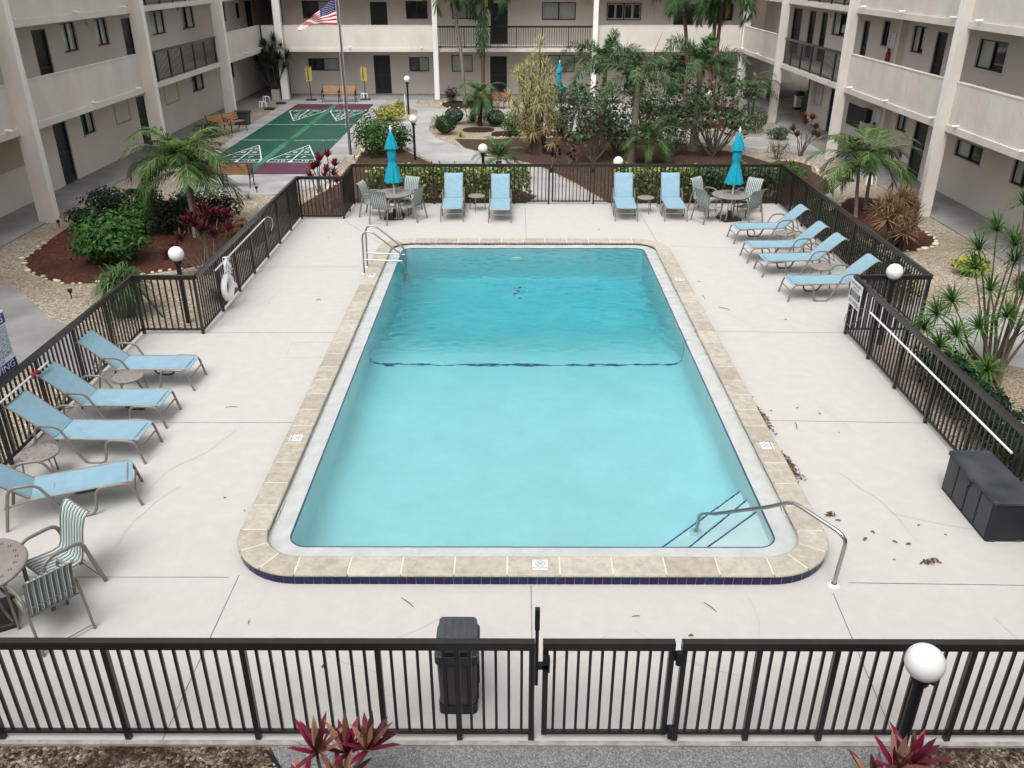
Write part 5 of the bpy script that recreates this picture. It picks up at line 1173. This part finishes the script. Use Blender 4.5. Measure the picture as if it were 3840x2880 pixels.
palm('plume leaved palm with the widest trunk, bright upright fronds', (7.1,34.1,GZ), [[(0,0,0),(0,0,.15),(0,0,1.4),(0,0,3.0)]], .24, .08, [(0,0,3.0)], 'lf_fox', 'trunk', 13, 2.1, 110, .36, .030, 1, 1.85, (.25,1.5), .25, 'plume leaved palms', shaft=.4)
for x, y, z0, x1, y1, z1, lb in ((4.5,31.7,2.7,5.15,31.7,4.35,'pale')  ,(7.1,34.1,2.9,7.45,34.1,4.3,'widest')):
    m = MB(); m.tube([(x,y,z0),((x+x1)/2,y1,(z0+z1)/2),(x1,y1,z1)], [.03,.022,.008], 6); misc('unopened_frond', 'unopened spear frond rising from the %s trunked plume palm' % lb, 'frond', m, 'shaft')
palm('pygmy date palm on the dark mulch circle by the winding path', (-1.57,39.8,GZ), [[(0,0,0),(0,0,.25),(.02,0,1.25)]], .13, .09, [(.02,0,1.35)], 'lf_pygmy', 'trunk_dark', 26, 1.35, 60, .27, .015, 0, 1.8, (-.5,1.3), .2, 'feathery pygmy date palms')
palm('pygmy date palm right behind the far railing beside the path', (-.52,28.4,GZ), [[(0,0,0),(0,0,.75)]], .13, .10, [(0,0,.85)], 'lf_pygmy', 'trunk_dark', 22, .95, 50, .24, .013, 0, 1.4, (.1,1.35), .15, 'feathery pygmy date palms')
palm('pygmy date palm leaning over the brown bed behind the far loungers', (4.9,31.4,GZ), [[(0,0,0),(0,0,.65)]], .14, .11, [(0,0,.8)], 'lf_pygmy', 'trunk_dark', 28, 1.35, 60, .26, .014, 0, 1.6, (.1,1.35), .15, 'feathery pygmy date palms')
palm('thin feathery palm in shade beside the right wing column', (10.9,40.6,GZ), [[(0,0,0),(-.1,0,.9),(-.2,0,1.6)],[(.1,.1,0),(.2,.1,1.3)]], .05, .035, [(-.2,0,1.7),(.2,.1,1.4)], 'lf_darkpalm', 'trunk_dark', 9, 1.5, 30, .34, .02, 0, 1.8, (.1,1.2), .5)

def rosette(lv, c, axis, n, ln, wd, droop=.25, spread=(.1,1.6)):
    axis = Vector(axis).normalized(); o1 = axis.orthogonal().normalized(); o2 = axis.cross(o1)
    for i in range(n):
        th = spread[0]+(spread[1]-spread[0])*((i+.5)/n)**.8; ph = i*2.39996+random.uniform(-.2,.2)
        d = axis*math.cos(th)+(o1*math.cos(ph)+o2*math.sin(ph))*math.sin(th); L_ = ln*random.uniform(.8,1.1)
        s_ = d.cross(axis);
        if s_.length < 1e-3: s_ = o1.copy()
        s_ = s_.normalized()*wd/2; c = Vector(c); a = c+d*L_*.35; b = c+d*L_*.72+Vector((0,0,-droop*L_*.3*math.sin(th))); e = c+d*L_+Vector((0,0,-droop*L_*math.sin(th)))
        lv.add([c-s_*.5,c+s_*.5,a+s_,a-s_,b+s_*.8,b-s_*.8,e], [(0,1,2,3),(3,2,4,5),(5,4,6)])
def stems(st_mb, base, tip, r0, r1, bend=.15):
    base = Vector(base); tip = Vector(tip); mid = base.lerp(tip,.5)+Vector((random.uniform(-bend,bend),random.uniform(-bend,bend),0)); q1 = base.lerp(mid,.5); q3 = mid.lerp(tip,.5)+Vector((0,0,.05))
    st_mb.tube([base,q1,mid,q3,tip], [r0,r0*.85,(r0+r1)/2,r1,r1*.9], 6)
def cane(name, label, loc, tips, leafm, n, ln, wd, droop, r0=.03, r1=.015, stemm='twig', cat='plant', group=None, spread=(.1,1.7), lower=None, lowm=None, base_sp=.1):
    t = thing(name, label, cat, loc, 0, group); sm_ = MB(); lv = MB(); l2 = MB(); L0 = Vector(loc)
    for k, tp in enumerate(tips):
        tp = Vector(tp); b = L0+Vector((random.uniform(-base_sp,base_sp),random.uniform(-base_sp,base_sp),0)); stems(sm_, b, L0+tp, r0, r1)
        ax = Vector((tp.x*.5, tp.y*.5, 1.2)); tgt = l2 if (lower and tp.z < lower) else lv
        rosette(tgt, L0+tp, ax, n, ln, wd, droop, spread)
        if name == 'yellow_dracaena':
            for q_ in ((.86,.72) if tp.z > 2.2 else (.85,)): rosette(l2 if q_ < .8 or tp.z < 2 else lv, L0+tp*q_+Vector((random.uniform(-.05,.05),0,0)), ax, 26, ln*.9, wd, .3, (.6,2.2))
        if lowm and tp.z > .5: rosette(l2, L0+tp*.93+Vector((0,0,-.05)), ax, n//2, ln*.95, wd, droop*2, (1.3,2.4))
    obj('stems', sm_, M[stemm], t); obj('leaves', lv, M[leafm], t)
    if l2.v: obj('lower_leaves', l2, M[lowm or 'lf_songlow'], t)
    return t
random.seed(202)
# yellow song of india clump
tips = [(.08,.0,4.0),(-.15,.1,3.45),(.1,.1,3.3),(-.35,.0,3.15),(.28,.1,3.2),(-.75,0,2.95),(-.55,.1,2.7),(.45,.0,2.9),(-1.05,-.1,2.15),(-.45,-.1,2.35),(.0,-.2,2.6),(.3,-.2,2.3),(.55,.1,2.2),(-.75,-.1,1.8),(.05,-.3,1.95),(.5,-.2,1.6),(-.5,-.2,1.35),(-.25,-.3,1.5),(.35,-.3,1.15),(-.55,-.3,.95),(.62,-.2,1.25),(-.2,-.4,.9),(.65,-.3,.5),(-.85,.1,1.4)]
tips += [(random.uniform(-.8,.6),random.uniform(-.3,.3),random.uniform(1.4,3.0)) for _ in range(10)]
cane('yellow_dracaena', 'tall clump of spiky yellow leaved dracaena in the centre of the brown bed', (.89,33.5,GZ), tips, 'lf_song', 60, .44, .024, .06, .065, .022, 'trunk_dark', group=None, lower=1.75, base_sp=.28, spread=(.05,2.7))
# green dracaena marginata right foreground: tip positions in metres from the base
tips = [(-.05,.3,3.10),(-.45,.2,2.70),(.25,.1,2.35),(.55,.3,2.1),(-.1,.2,2.45),(-.65,.2,2.05),(-1.0,.0,1.55),(-1.25,-.1,1.35),(-.95,-.3,1.05),(-1.2,-.3,.85),(-.35,.1,1.7),(.15,.0,1.75),(.6,.1,1.55),(-.15,-.2,1.35),(-.55,-.2,1.15),(-.85,-.5,.55),(-.40,-.5,.50),(.35,-.1,1.15),(.9,.2,2.0),(-.6,.3,2.35),(.1,.4,2.1),(.75,.2,1.2),(-1.3,.1,1.0),(.3,.4,1.6)]
cane('dracaena', 'large branching green dracaena in the gravel right of the pool fence', (8.35,13.3,GZ), tips, 'lf_marg', 60, .40, .024, .35, .032, .013, 'twig', base_sp=.12)
tips = [(-.3,0,1.15),(-.05,0,1.3),(.15,.1,1.2),(-.45,.1,.95),(.3,.1,1.0),(.4,.3,1.1),(.2,-.2,.75),(.4,-.1,.6),(-.1,-.2,.95),(-.35,-.2,.8),(.05,-.4,.5),(.5,.2,.85)]
cane('dracaena', 'orange brown spiky dracaena in the red mulch right of the pool fence', (9.85,21.3,GZ), tips, 'lf_brown', 80, .46, .024, .12, .035, .02, 'trunk_dark', base_sp=.3, spread=(.05,1.9))
tips = [(-.3,0,2.3),(.2,0,2.55),(.5,.1,2.2),(-.5,.1,1.9),(.0,.1,1.95),(.4,-.1,1.65),(-.35,-.1,1.5),(.75,.1,1.7),(-.75,0,1.5),(.1,-.2,1.35),(.6,.0,1.2),(-.6,-.1,1.1)]
cane('dracaena', 'dark spiky plant in a beige pot at the back left column', (-12.95,48.0,.3), tips, 'lf_darkpalm', 70, .55, .04, .25, .03, .02, 'trunk_dark', base_sp=.1)
t = thing('planter', 'square beige planter under the dark spiky plant at the back left column', 'planter', (-12.95,48.0,GZ)); m = MB(); m.bbox(-13.15,-12.75,47.8,48.2,GZ,.42,.02); obj('pot_body', m, M['pot'], t); m = MB(); m.box(-13.12,-12.78,47.83,48.17,.42,.425); obj('soil', m, M['soil'], t)
# broad leaved cordylines
def cordy(label, loc, tips, leafm, n=18, ln=.36, wd=.07, droop=.15, group=None): return cane('cordyline', label, loc, tips, leafm, n, ln, wd, droop, .022, .014, 'twig', group=group, spread=(.05,1.15), base_sp=.12)
cordy('bright red cordyline behind the short railing near the court', (-5.60,25.0,GZ), [(-.3,0,1.2),(-.1,0,1.45),(.12,.1,1.55),(.33,0,1.3),(.1,-.1,1.15),(-.2,.1,1.25),(.36,-.1,.85),(.25,.1,1.0),(-.38,-.1,.95),(.0,0,.9)], 'lf_red', 26, .30, .055)
cordy('maroon cordyline clump behind the left inner railing by the globe lamp', (-7.3,19.1,GZ), [(-.1,0,1.15),(.15,.2,1.3),(.35,.3,1.3),(-.3,.1,1.15),(.5,.5,1.2),(.1,-.1,1.05),(-.55,-.2,.6),(-.7,-.3,.45),(.3,0,.9),(-.2,.3,1.2),(.6,.2,1.0),(0,.4,1.4),(-.45,0,.8)], 'lf_maroon', 20, .36, .07)
cordy('red tipped croton shrub behind the path by the right wing', (11.05,33.0,GZ), [(-.1,0,1.4),(.2,0,1.35),(-.45,0,.95),(.4,.1,1.0),(0,.1,1.15),(.3,-.1,.8),(-.3,-.1,.75),(.5,0,.7)], 'lf_redcr', 26, .30, .07)
cordy('foreground cordyline with magenta leaves left of the gate', (-1.43,4.75,GZ), [(-.17,.05,.86),(.06,.1,.80),(.24,.08,.86),(.04,-.1,.66),(-.28,-.1,.56),(.2,-.2,.55)], 'lf_ti', 14, .34, .058, .12, 'foreground cordylines')
cordy('foreground cordyline in front of the nearest globe lamp', (3.05,4.62,GZ), [(.0,.05,.84),(.14,.08,.88),(-.16,-.02,.72),(.14,-.1,.66),(-.22,-.2,.50),(.34,-.1,.48)], 'lf_ti', 14, .34, .058, .12, 'foreground cordylines')
cordy('small red cordyline under the leafy trees on the patio edge', (2.9,36.3,GZ), [(0,0,1.0),(.2,0,.75),(-.2,.1,.7)], 'lf_red', 18, .3, .06)
for x, y, lb in ((1.55,31.3,'left'),(2.08,31.1,'right')):
    cordy('low dark plum shrub behind the far gate, the %s of two' % lb, (x,y,GZ), [(random.uniform(-.2,.2),random.uniform(-.1,.1),z) for z in (.65,.55,.45,.4,.3,.25,.5,.35)], 'lf_plum', 16, .14, .035)

def bush(name, label, x, y, rx, ry, h, leafm, n, ls, cat='shrub', group=None, z0=GZ, shell=.45, lumps=.22, twigs=6, aspect=.5, low=.05):
    t = thing(name, label, cat, (x,y,z0), 0, group); lv = MB(); tw = MB(); rz_ = (h-low)/2; cz = z0+low+rz_; sd_ = random.uniform(0,50)
    for i in range(n):
        while True:
            d = Vector((random.gauss(0,1),random.gauss(0,1),random.gauss(0,1)))
            if d.length > .1: break
        d.normalize(); f = 1+lumps*1.6*mnoise.noise(d*1.9+Vector((sd_,0,0)))+lumps*.8*mnoise.noise(d*4.5+Vector((0,sd_,0)))
        r_ = random.random()**shell*f
        p = Vector((x+d.x*rx*r_, y+d.y*ry*r_, cz+d.z*rz_*r_))
        if p.z < z0+.03: p.z = z0+.03+random.random()*.08
        nn = (d+Vector((random.uniform(-.8,.8),random.uniform(-.8,.8),random.uniform(-.1,1.1)))).normalized(); a = nn.orthogonal().normalized(); a = (Matrix.Rotation(random.uniform(0,6.28),3,nn) @ a); b = nn.cross(a)
        l_ = ls*random.uniform(.6,1.25); w_ = l_*aspect
        lv.add([p, p+a*l_*.45+b*w_*.5-nn*l_*.03, p+a*l_-nn*l_*.15, p+a*l_*.45-b*w_*.5-nn*l_*.03, p+a*l_*.45+nn*l_*.06], [(0,1,4),(4,1,2),(0,4,3),(4,2,3)])
    for k in range(twigs):
        a = random.uniform(0,6.28); q = random.uniform(.4,.9); tw.tube([(x+.05*math.cos(a),y+.05*math.sin(a),z0),(x+rx*.3*math.cos(a),y+ry*.3*math.sin(a),z0+h*.4),(x+rx*q*math.cos(a),y+ry*q*math.sin(a),z0+h*.8)], [.018,.012,.005], 5)
    obj('foliage', lv, M[leafm], t)
    if twigs: obj('twigs', tw, M['twig'], t)
    return t
random.seed(303)
G1 = 'green shrubs round the left palm'
bush('shrub','big bright green shrub with large leaves in the red mulch left of the pool',-9.9,20.0,.95,.85,1.25,'lf_bright',2300,.15,group=G1)
bush('shrub','medium bright green shrub behind the biggest one in the red mulch',-10.15,22.4,.62,.6,.95,'lf_bright',1100,.13,group=G1)
bush('shrub','dark green shrub at the gravel edge behind the bright shrubs',-12.05,24.75,.72,.7,.75,'lf_dark',1100,.12,group=G1)
bush('shrub','low dark green shrub farthest left by the walkway',-12.1,23.3,.55,.5,.55,'lf_dark',700,.11,group=G1)
bush('shrub','dark green shrub between the left palm and the court bench',-11.1,25.3,.55,.5,.6,'lf_dark',700,.11,group=G1)
bush('shrub','dark green shrub at the foot of the left palm',-9.35,22.6,.62,.6,.95,'lf_dark',1200,.11,group=G1)
bush('shrub','dark green shrub right of the left palm trunks',-8.45,23.75,.7,.6,.95,'lf_dark',1200,.11,group=G1)
bush('shrub','dark green shrub close behind the left palm crown',-9.6,24.6,.5,.5,.8,'lf_dark',800,.11,group=G1)
bush('shrub','small red and green croton beside the maroon cordyline',-7.45,22.3,.42,.35,.45,'lf_redcr',420,.13)
bush('shrub','large loose green hibiscus by the flagpole',-5.3,33.0,.92,.85,1.65,'lf_bright',2200,.13,group='hibiscus by the flagpole')
bush('shrub','smaller green hibiscus to the right of the flagpole one',-4.5,33.9,.55,.55,1.15,'lf_mid',900,.12,group='hibiscus by the flagpole')
bush('shrub','yellow croton bush beside the court and the path',-5.85,41.2,.75,.6,.75,'lf_croton',900,.13)
bush('shrub','little green croton behind the yellow one at the lamp',-5.75,44.1,.35,.3,.6,'lf_croton',320,.11)
GR = 'clipped round bushes'
for x, y, r_, lb in ((-2.98,37.7,.46,'clipped round bush nearest the winding path'),(-2.77,40.3,.43,'clipped round bush behind the nearest round one by the path'),(-.85,39.7,.42,'clipped round bush right of the small date palm'),(10.4,38.2,.68,'large clipped round bush beside the right wing column')):
    bush('round_bush', lb, x, y, r_, r_, r_*1.75, 'lf_round', 4200, .05, group=GR, shell=.10, lumps=.05, twigs=0, aspect=.55)
bush('shrub','fresh green shrub left of the yellow dracaena',.0,37.1,.6,.6,1.1,'lf_bright',1000,.12,group='shrubs round the yellow dracaena')
bush('shrub','mid green shrub right of the yellow dracaena',1.95,37.0,.55,.5,1.3,'lf_mid',1000,.11,group='shrubs round the yellow dracaena')
bush('shrub','low green shrub at the foot of the plume palms',3.2,36.6,.5,.5,1.1,'lf_mid',700,.11)
bush('shrub','dark red leaved shrub before the rear patio',4.0,37.6,.5,.4,.75,'lf_plum',600,.10)
bush('shrub','dark red shrub behind the palm island at the rear wall',-3.35,47.1,.4,.4,.85,'lf_plum',500,.11)
bush('shrub','thin dry shrub behind the right fence corner',9.95,32.4,.5,.45,.8,'lf_dry',800,.06,lumps=.3,twigs=14)
bush('shrub','low green shrub between the path and the red tipped croton',11.1,36.4,.5,.4,.55,'lf_hib',420,.14)
bush('shrub','low dark shrub in the far right dark bed',9.0,43.6,1.6,.8,1.0,'lf_dark',1500,.13)
bush('shrub','dark foliage clump near the far globe lamp',7.6,40.8,.8,.6,.9,'lf_dark',800,.12)
bush('shrub','green bush at the foot of the left wing column behind the bench',-13.0,36.9,.6,.5,.65,'lf_mid',800,.10)
bush('shrub','small dark bush at the left wing wall behind the palm fronds',-13.1,32.2,.5,.4,.6,'lf_mid',500,.10)
bush('shrub','yellow leaved bromeliad clump in the gravel right of the fence',10.85,19.2,.42,.35,.42,'lf_croton',300,.18)
for lb, x, y, rx_, n in (('variegated hedge outside the far railing left of the gate',-2.0,25.85,2.45,4200),('variegated hedge outside the far railing behind the right loungers',4.35,25.75,1.3,2300)):
    t = thing('hedge', lb, 'hedge', (x,y,GZ), 0, 'variegated hedges outside the far railing'); lv = MB(); tw = MB()
    for i in range(n):
        px_ = x+random.uniform(-rx_,rx_); hgt = 1.02+.12*mnoise.noise(Vector((px_*1.7,0,3))); zz = GZ+.12+random.random()**.55*hgt; p = Vector((px_, y+random.uniform(-.38,.38), zz)); nn = Vector((random.uniform(-.7,.7),random.uniform(-1.1,.3),random.uniform(.0,1.2))).normalized(); a = Matrix.Rotation(random.uniform(0,6.28),3,nn) @ nn.orthogonal().normalized(); b = nn.cross(a); l_ = .13*random.uniform(.6,1.2)
        lv.add([p,p+a*l_*.45+b*l_*.25,p+a*l_-nn*.02,p+a*l_*.45-b*l_*.25], [(0,1,2,3)])
    for i in range(int(rx_*14)):
        px_ = x+random.uniform(-rx_,rx_); tw.tube([(px_,y,GZ),(px_+random.uniform(-.15,.15),y+random.uniform(-.2,.1),.35),(px_+random.uniform(-.3,.3),y+random.uniform(-.3,.2),.75)], [.014,.01,.006], 4)
    obj('foliage', lv, M['lf_var'], t); obj('twigs', tw, M['twig'], t)
def lowhedge(lb, pts, wd, h, n, leafm, ls=.09, grp=None):
    t = thing('hedge', lb, 'hedge', (pts[0][0],pts[0][1],GZ), 0, grp); lv = MB(); segs = list(zip(pts, pts[1:])); Ls = [(Vector(b)-Vector(a)).length for a, b in segs]; T_ = sum(Ls)
    for i in range(n):
        s_ = random.random()*T_
        for (a, b), l_ in zip(segs, Ls):
            if s_ <= l_: break
            s_ -= l_
        q = Vector(a).lerp(Vector(b), s_/l_); q += Vector((random.uniform(-wd,wd),random.uniform(-wd,wd))); hh = h*(.8+.4*mnoise.noise(Vector((q.x*2,q.y*2,1)))+.1)
        p = Vector((q.x,q.y,GZ+.03+random.random()**.5*hh)); nn = Vector((random.uniform(-.7,.7),random.uniform(-.8,.5),random.uniform(.2,1.2))).normalized(); a2 = Matrix.Rotation(random.uniform(0,6.28),3,nn) @ nn.orthogonal().normalized(); b2 = nn.cross(a2); l2 = ls*random.uniform(.6,1.3)
        lv.add([p,p+a2*l2*.45+b2*l2*.3,p+a2*l2-nn*.02,p+a2*l2*.45-b2*l2*.3], [(0,1,2,3)])
    obj('foliage', lv, M[leafm], t)
lowhedge('tall green hedge outside the far railing behind the right table', [(5.6,25.8),(7.9,25.8)], .34, 1.12, 3000, 'lf_hib', .12)
lowhedge('low bright green ground hedge beyond the far railing on the right', [(6.2,28.2),(8.6,28.4),(9.3,29.5)], .75, .42, 3800, 'lf_bright', .11)
lowhedge('low green hedge along the outside of the right outer railing', [(8.45,24.6),(8.4,21.5),(8.5,18.6),(8.45,17.3)], .30, .62, 4200, 'lf_mid', .09)
lowhedge('dark green hedge outside the right inner railing near the dracaena', [(7.4,13.5),(7.35,11.6),(7.3,9.9)], .36, .65, 4200, 'lf_dark', .09)

# leafy open hibiscus trees in the centre
def opentree(label, x, y, h, spread, clumps, n, leafm='lf_hib', ls=.18):
    t = thing('hibiscus_tree', label, 'tree', (x,y,GZ), 0, 'open leafy hibiscus trees'); tr = MB(); lv = MB()
    for k in range(clumps):
        a = k*2.4+random.uniform(-.3,.3); q = spread*math.sqrt((k+.6)/clumps); c = Vector((x+q*math.cos(a), y+q*.7*math.sin(a), GZ+h*random.uniform(.38,1.0)))
        b = Vector((x+random.uniform(-.1,.1),y,GZ)); mid = b.lerp(c,.45)+Vector((random.uniform(-.15,.15),0,-.08)); tr.tube([b,b.lerp(mid,.5),mid,mid.lerp(c,.6),c], [.038,.03,.024,.015,.006], 6)
        cr_ = random.uniform(.34,.58)
        for i in range(n):
            d = Vector((random.gauss(0,.55),random.gauss(0,.55),random.gauss(0,.42))); p = c+d*cr_; nn = Vector((random.uniform(-.8,.8),random.uniform(-1,.5),random.uniform(.0,1.2))).normalized(); a2 = Matrix.Rotation(random.uniform(0,6.28),3,nn) @ nn.orthogonal().normalized(); b2 = nn.cross(a2); l_ = ls*random.uniform(.55,1.15)
            lv.add([p,p+a2*l_*.45+b2*l_*.28,p+a2*l_-nn*.03,p+a2*l_*.45-b2*l_*.28], [(0,1,2,3)])
    obj('trunk', tr, M['twig'], t); obj('crown', lv, M[leafm], t)
random.seed(404)
opentree('open leafy hibiscus tree in the middle of the brown bed', 2.94,31.9,2.5,1.05,17,62)
opentree('open leafy hibiscus tree in front of the far globe lamp', 7.6,32.9,2.75,1.5,26,60)
opentree('leafy hibiscus reaching over the yellow dracaena from the right', 2.3,35.6,2.3,.9,12,60)
opentree('small sparse hibiscus between the plume palms', 6.05,33.1,1.35,.6,8,36)
opentree('leafy hibiscus filling the gap between the two grey palm trunks', 5.7,35.4,2.0,.9,12,60)
opentree('low leafy hibiscus left of the pale palm trunk', 3.9,33.4,1.7,.8,10,55)
opentree('leafy hibiscus behind the plume palms at the rear patio', 5.6,38.4,2.0,.9,12,60)

# strap leaved tufts
def tuft(name, label, x, y, n, ln, wd, leafm, z=GZ, cat='plant', droop=.5, spread=(.1,1.35), group=None):
    lv = MB(); rosette(lv, (x,y,z+.02), (0,0,1), n, ln, wd, droop, spread); o = obj(name, lv, M[leafm]); tag(o, label, cat, group); return o
random.seed(505)
tuft('cycad','spiky green cycad behind the round bushes by the path',-3.35,39.4,60,.75,.05,'lf_pygmy',spread=(.2,1.4)); tuft('cycad','spiky green cycad left of the small date palm',-1.95,40.8,60,.65,.05,'lf_marg',spread=(.2,1.4))
tuft('grass_tuft','small yellow green tuft on the gravel before the round bush',-2.3,37.0,40,.28,.03,'lf_croton'); tuft('grass_tuft','small grassy tuft behind the short left railing',-6.55,17.4,60,.42,.02,'lf_spider'); tuft('grass_tuft','thin grass tuft by the bench near the court',-8.35,26.3,40,.38,.015,'lf_dry')
tuft('grass_tuft','brownish tuft in the mulch behind the right outer railing',9.6,26.4,50,.32,.015,'lf_dry'); tuft('yucca','dry cream and green yucca by the left wing wall',-13.0,35.2,70,.6,.05,'lf_song',spread=(.2,1.4))
t = thing('planter', 'dark green urn with grassy plant behind the left railing corner', 'planter', (-8.15,16.55,GZ))
m = MB(); m.lathe([(.001,0),(.24,0),(.26,.03),(.33,.25),(.36,.45),(.355,.6),(.38,.66),(.37,.70),(.33,.70),(.32,.62),(.001,.62)], 28, (-8.15,16.55,GZ)); obj('urn_body', m, M['urn'], t)
lv = MB()
for k in range(9): a = random.uniform(0,6.28); q = random.uniform(0,.22); rosette(lv, (-8.15+q*math.cos(a),16.55+q*math.sin(a),.50), (0,0,1), 60, .72, .020, .85, (.3,1.6))
obj('grass_leaves', lv, M['lf_spider'], t)

# rear patio tables and chairs
def make_iron_chair(label, loc, rz):
    t = thing('iron_chair', label, 'chair', loc, rz, 'dark iron patio chairs'); m = MB(); m.lathe([(.001,.44),(.22,.44),(.23,.43),(.22,.42)], 16); obj('seat', m, M['iron'], t, True)
    m = MB(); m.tube(arc_fill([(.20,-.20,.44),(.24,-.22,.88),(.24,.22,.88),(.20,.20,.44)], .15), .016, 6)
    for y in (-.12,-.06,0,.06,.12): m.tube([(.205,y*.8,.46),(.24,y,.87)], .009, 5)
    for z in (.6,.75): m.tube([(.22,-.2,z),(.22,.2,z)], .008, 5)
    obj('backrest', m, M['iron'], t, True)
    for sx in (-1,1):
        for sy in (-1,1): m = MB(); m.tube([(.16*sx,.16*sy,.43),(.17*sx,.17*sy,.2),(.23*sx,.21*sy,0)], .015, 6); obj('leg', m, M['iron'], t, True)
    return t
def make_iron_table(label, loc):
    t = thing('iron_table', label, 'table', loc, 0, 'dark round patio tables'); m = MB(); m.lathe([(.001,.72),(.58,.72),(.60,.71),(.58,.69),(.001,.69)], 28); obj('tabletop', m, M['boxgrey'], t, True)
    m = MB(); m.lathe([(.3,0),(.28,.04),(.05,.08),(.035,.4),(.035,.69)], 16); obj('pedestal', m, M['iron'], t, True)
it = make_iron_table('dark round patio table left, glimpsed through the hibiscus leaves', (2.3,43.0,-.126)); make_iron_table('dark round patio table right, glimpsed between the plume palms', (4.6,42.3,-.126)); make_iron_table('dark round table holding the far back teal umbrella', (2.37,47.0,-.125))
ic = make_iron_chair('dark iron patio chair in front of the left patio table', (2.4,42.1,-.126), R(-100))
for x, y, a, lb in ((3.2,43.2,10,'dark iron patio chair right of the left patio table'),(1.4,43.4,170,'dark iron patio chair left of the left patio table'),(4.4,41.4,-95,'dark iron patio chair in front of the right patio table'),(5.5,42.4,5,'dark iron patio chair right of the right patio table'),(4.4,43.2,95,'dark iron patio chair behind the right patio table')):
    dup(ic, (x,y,-.126), R(a), lb)
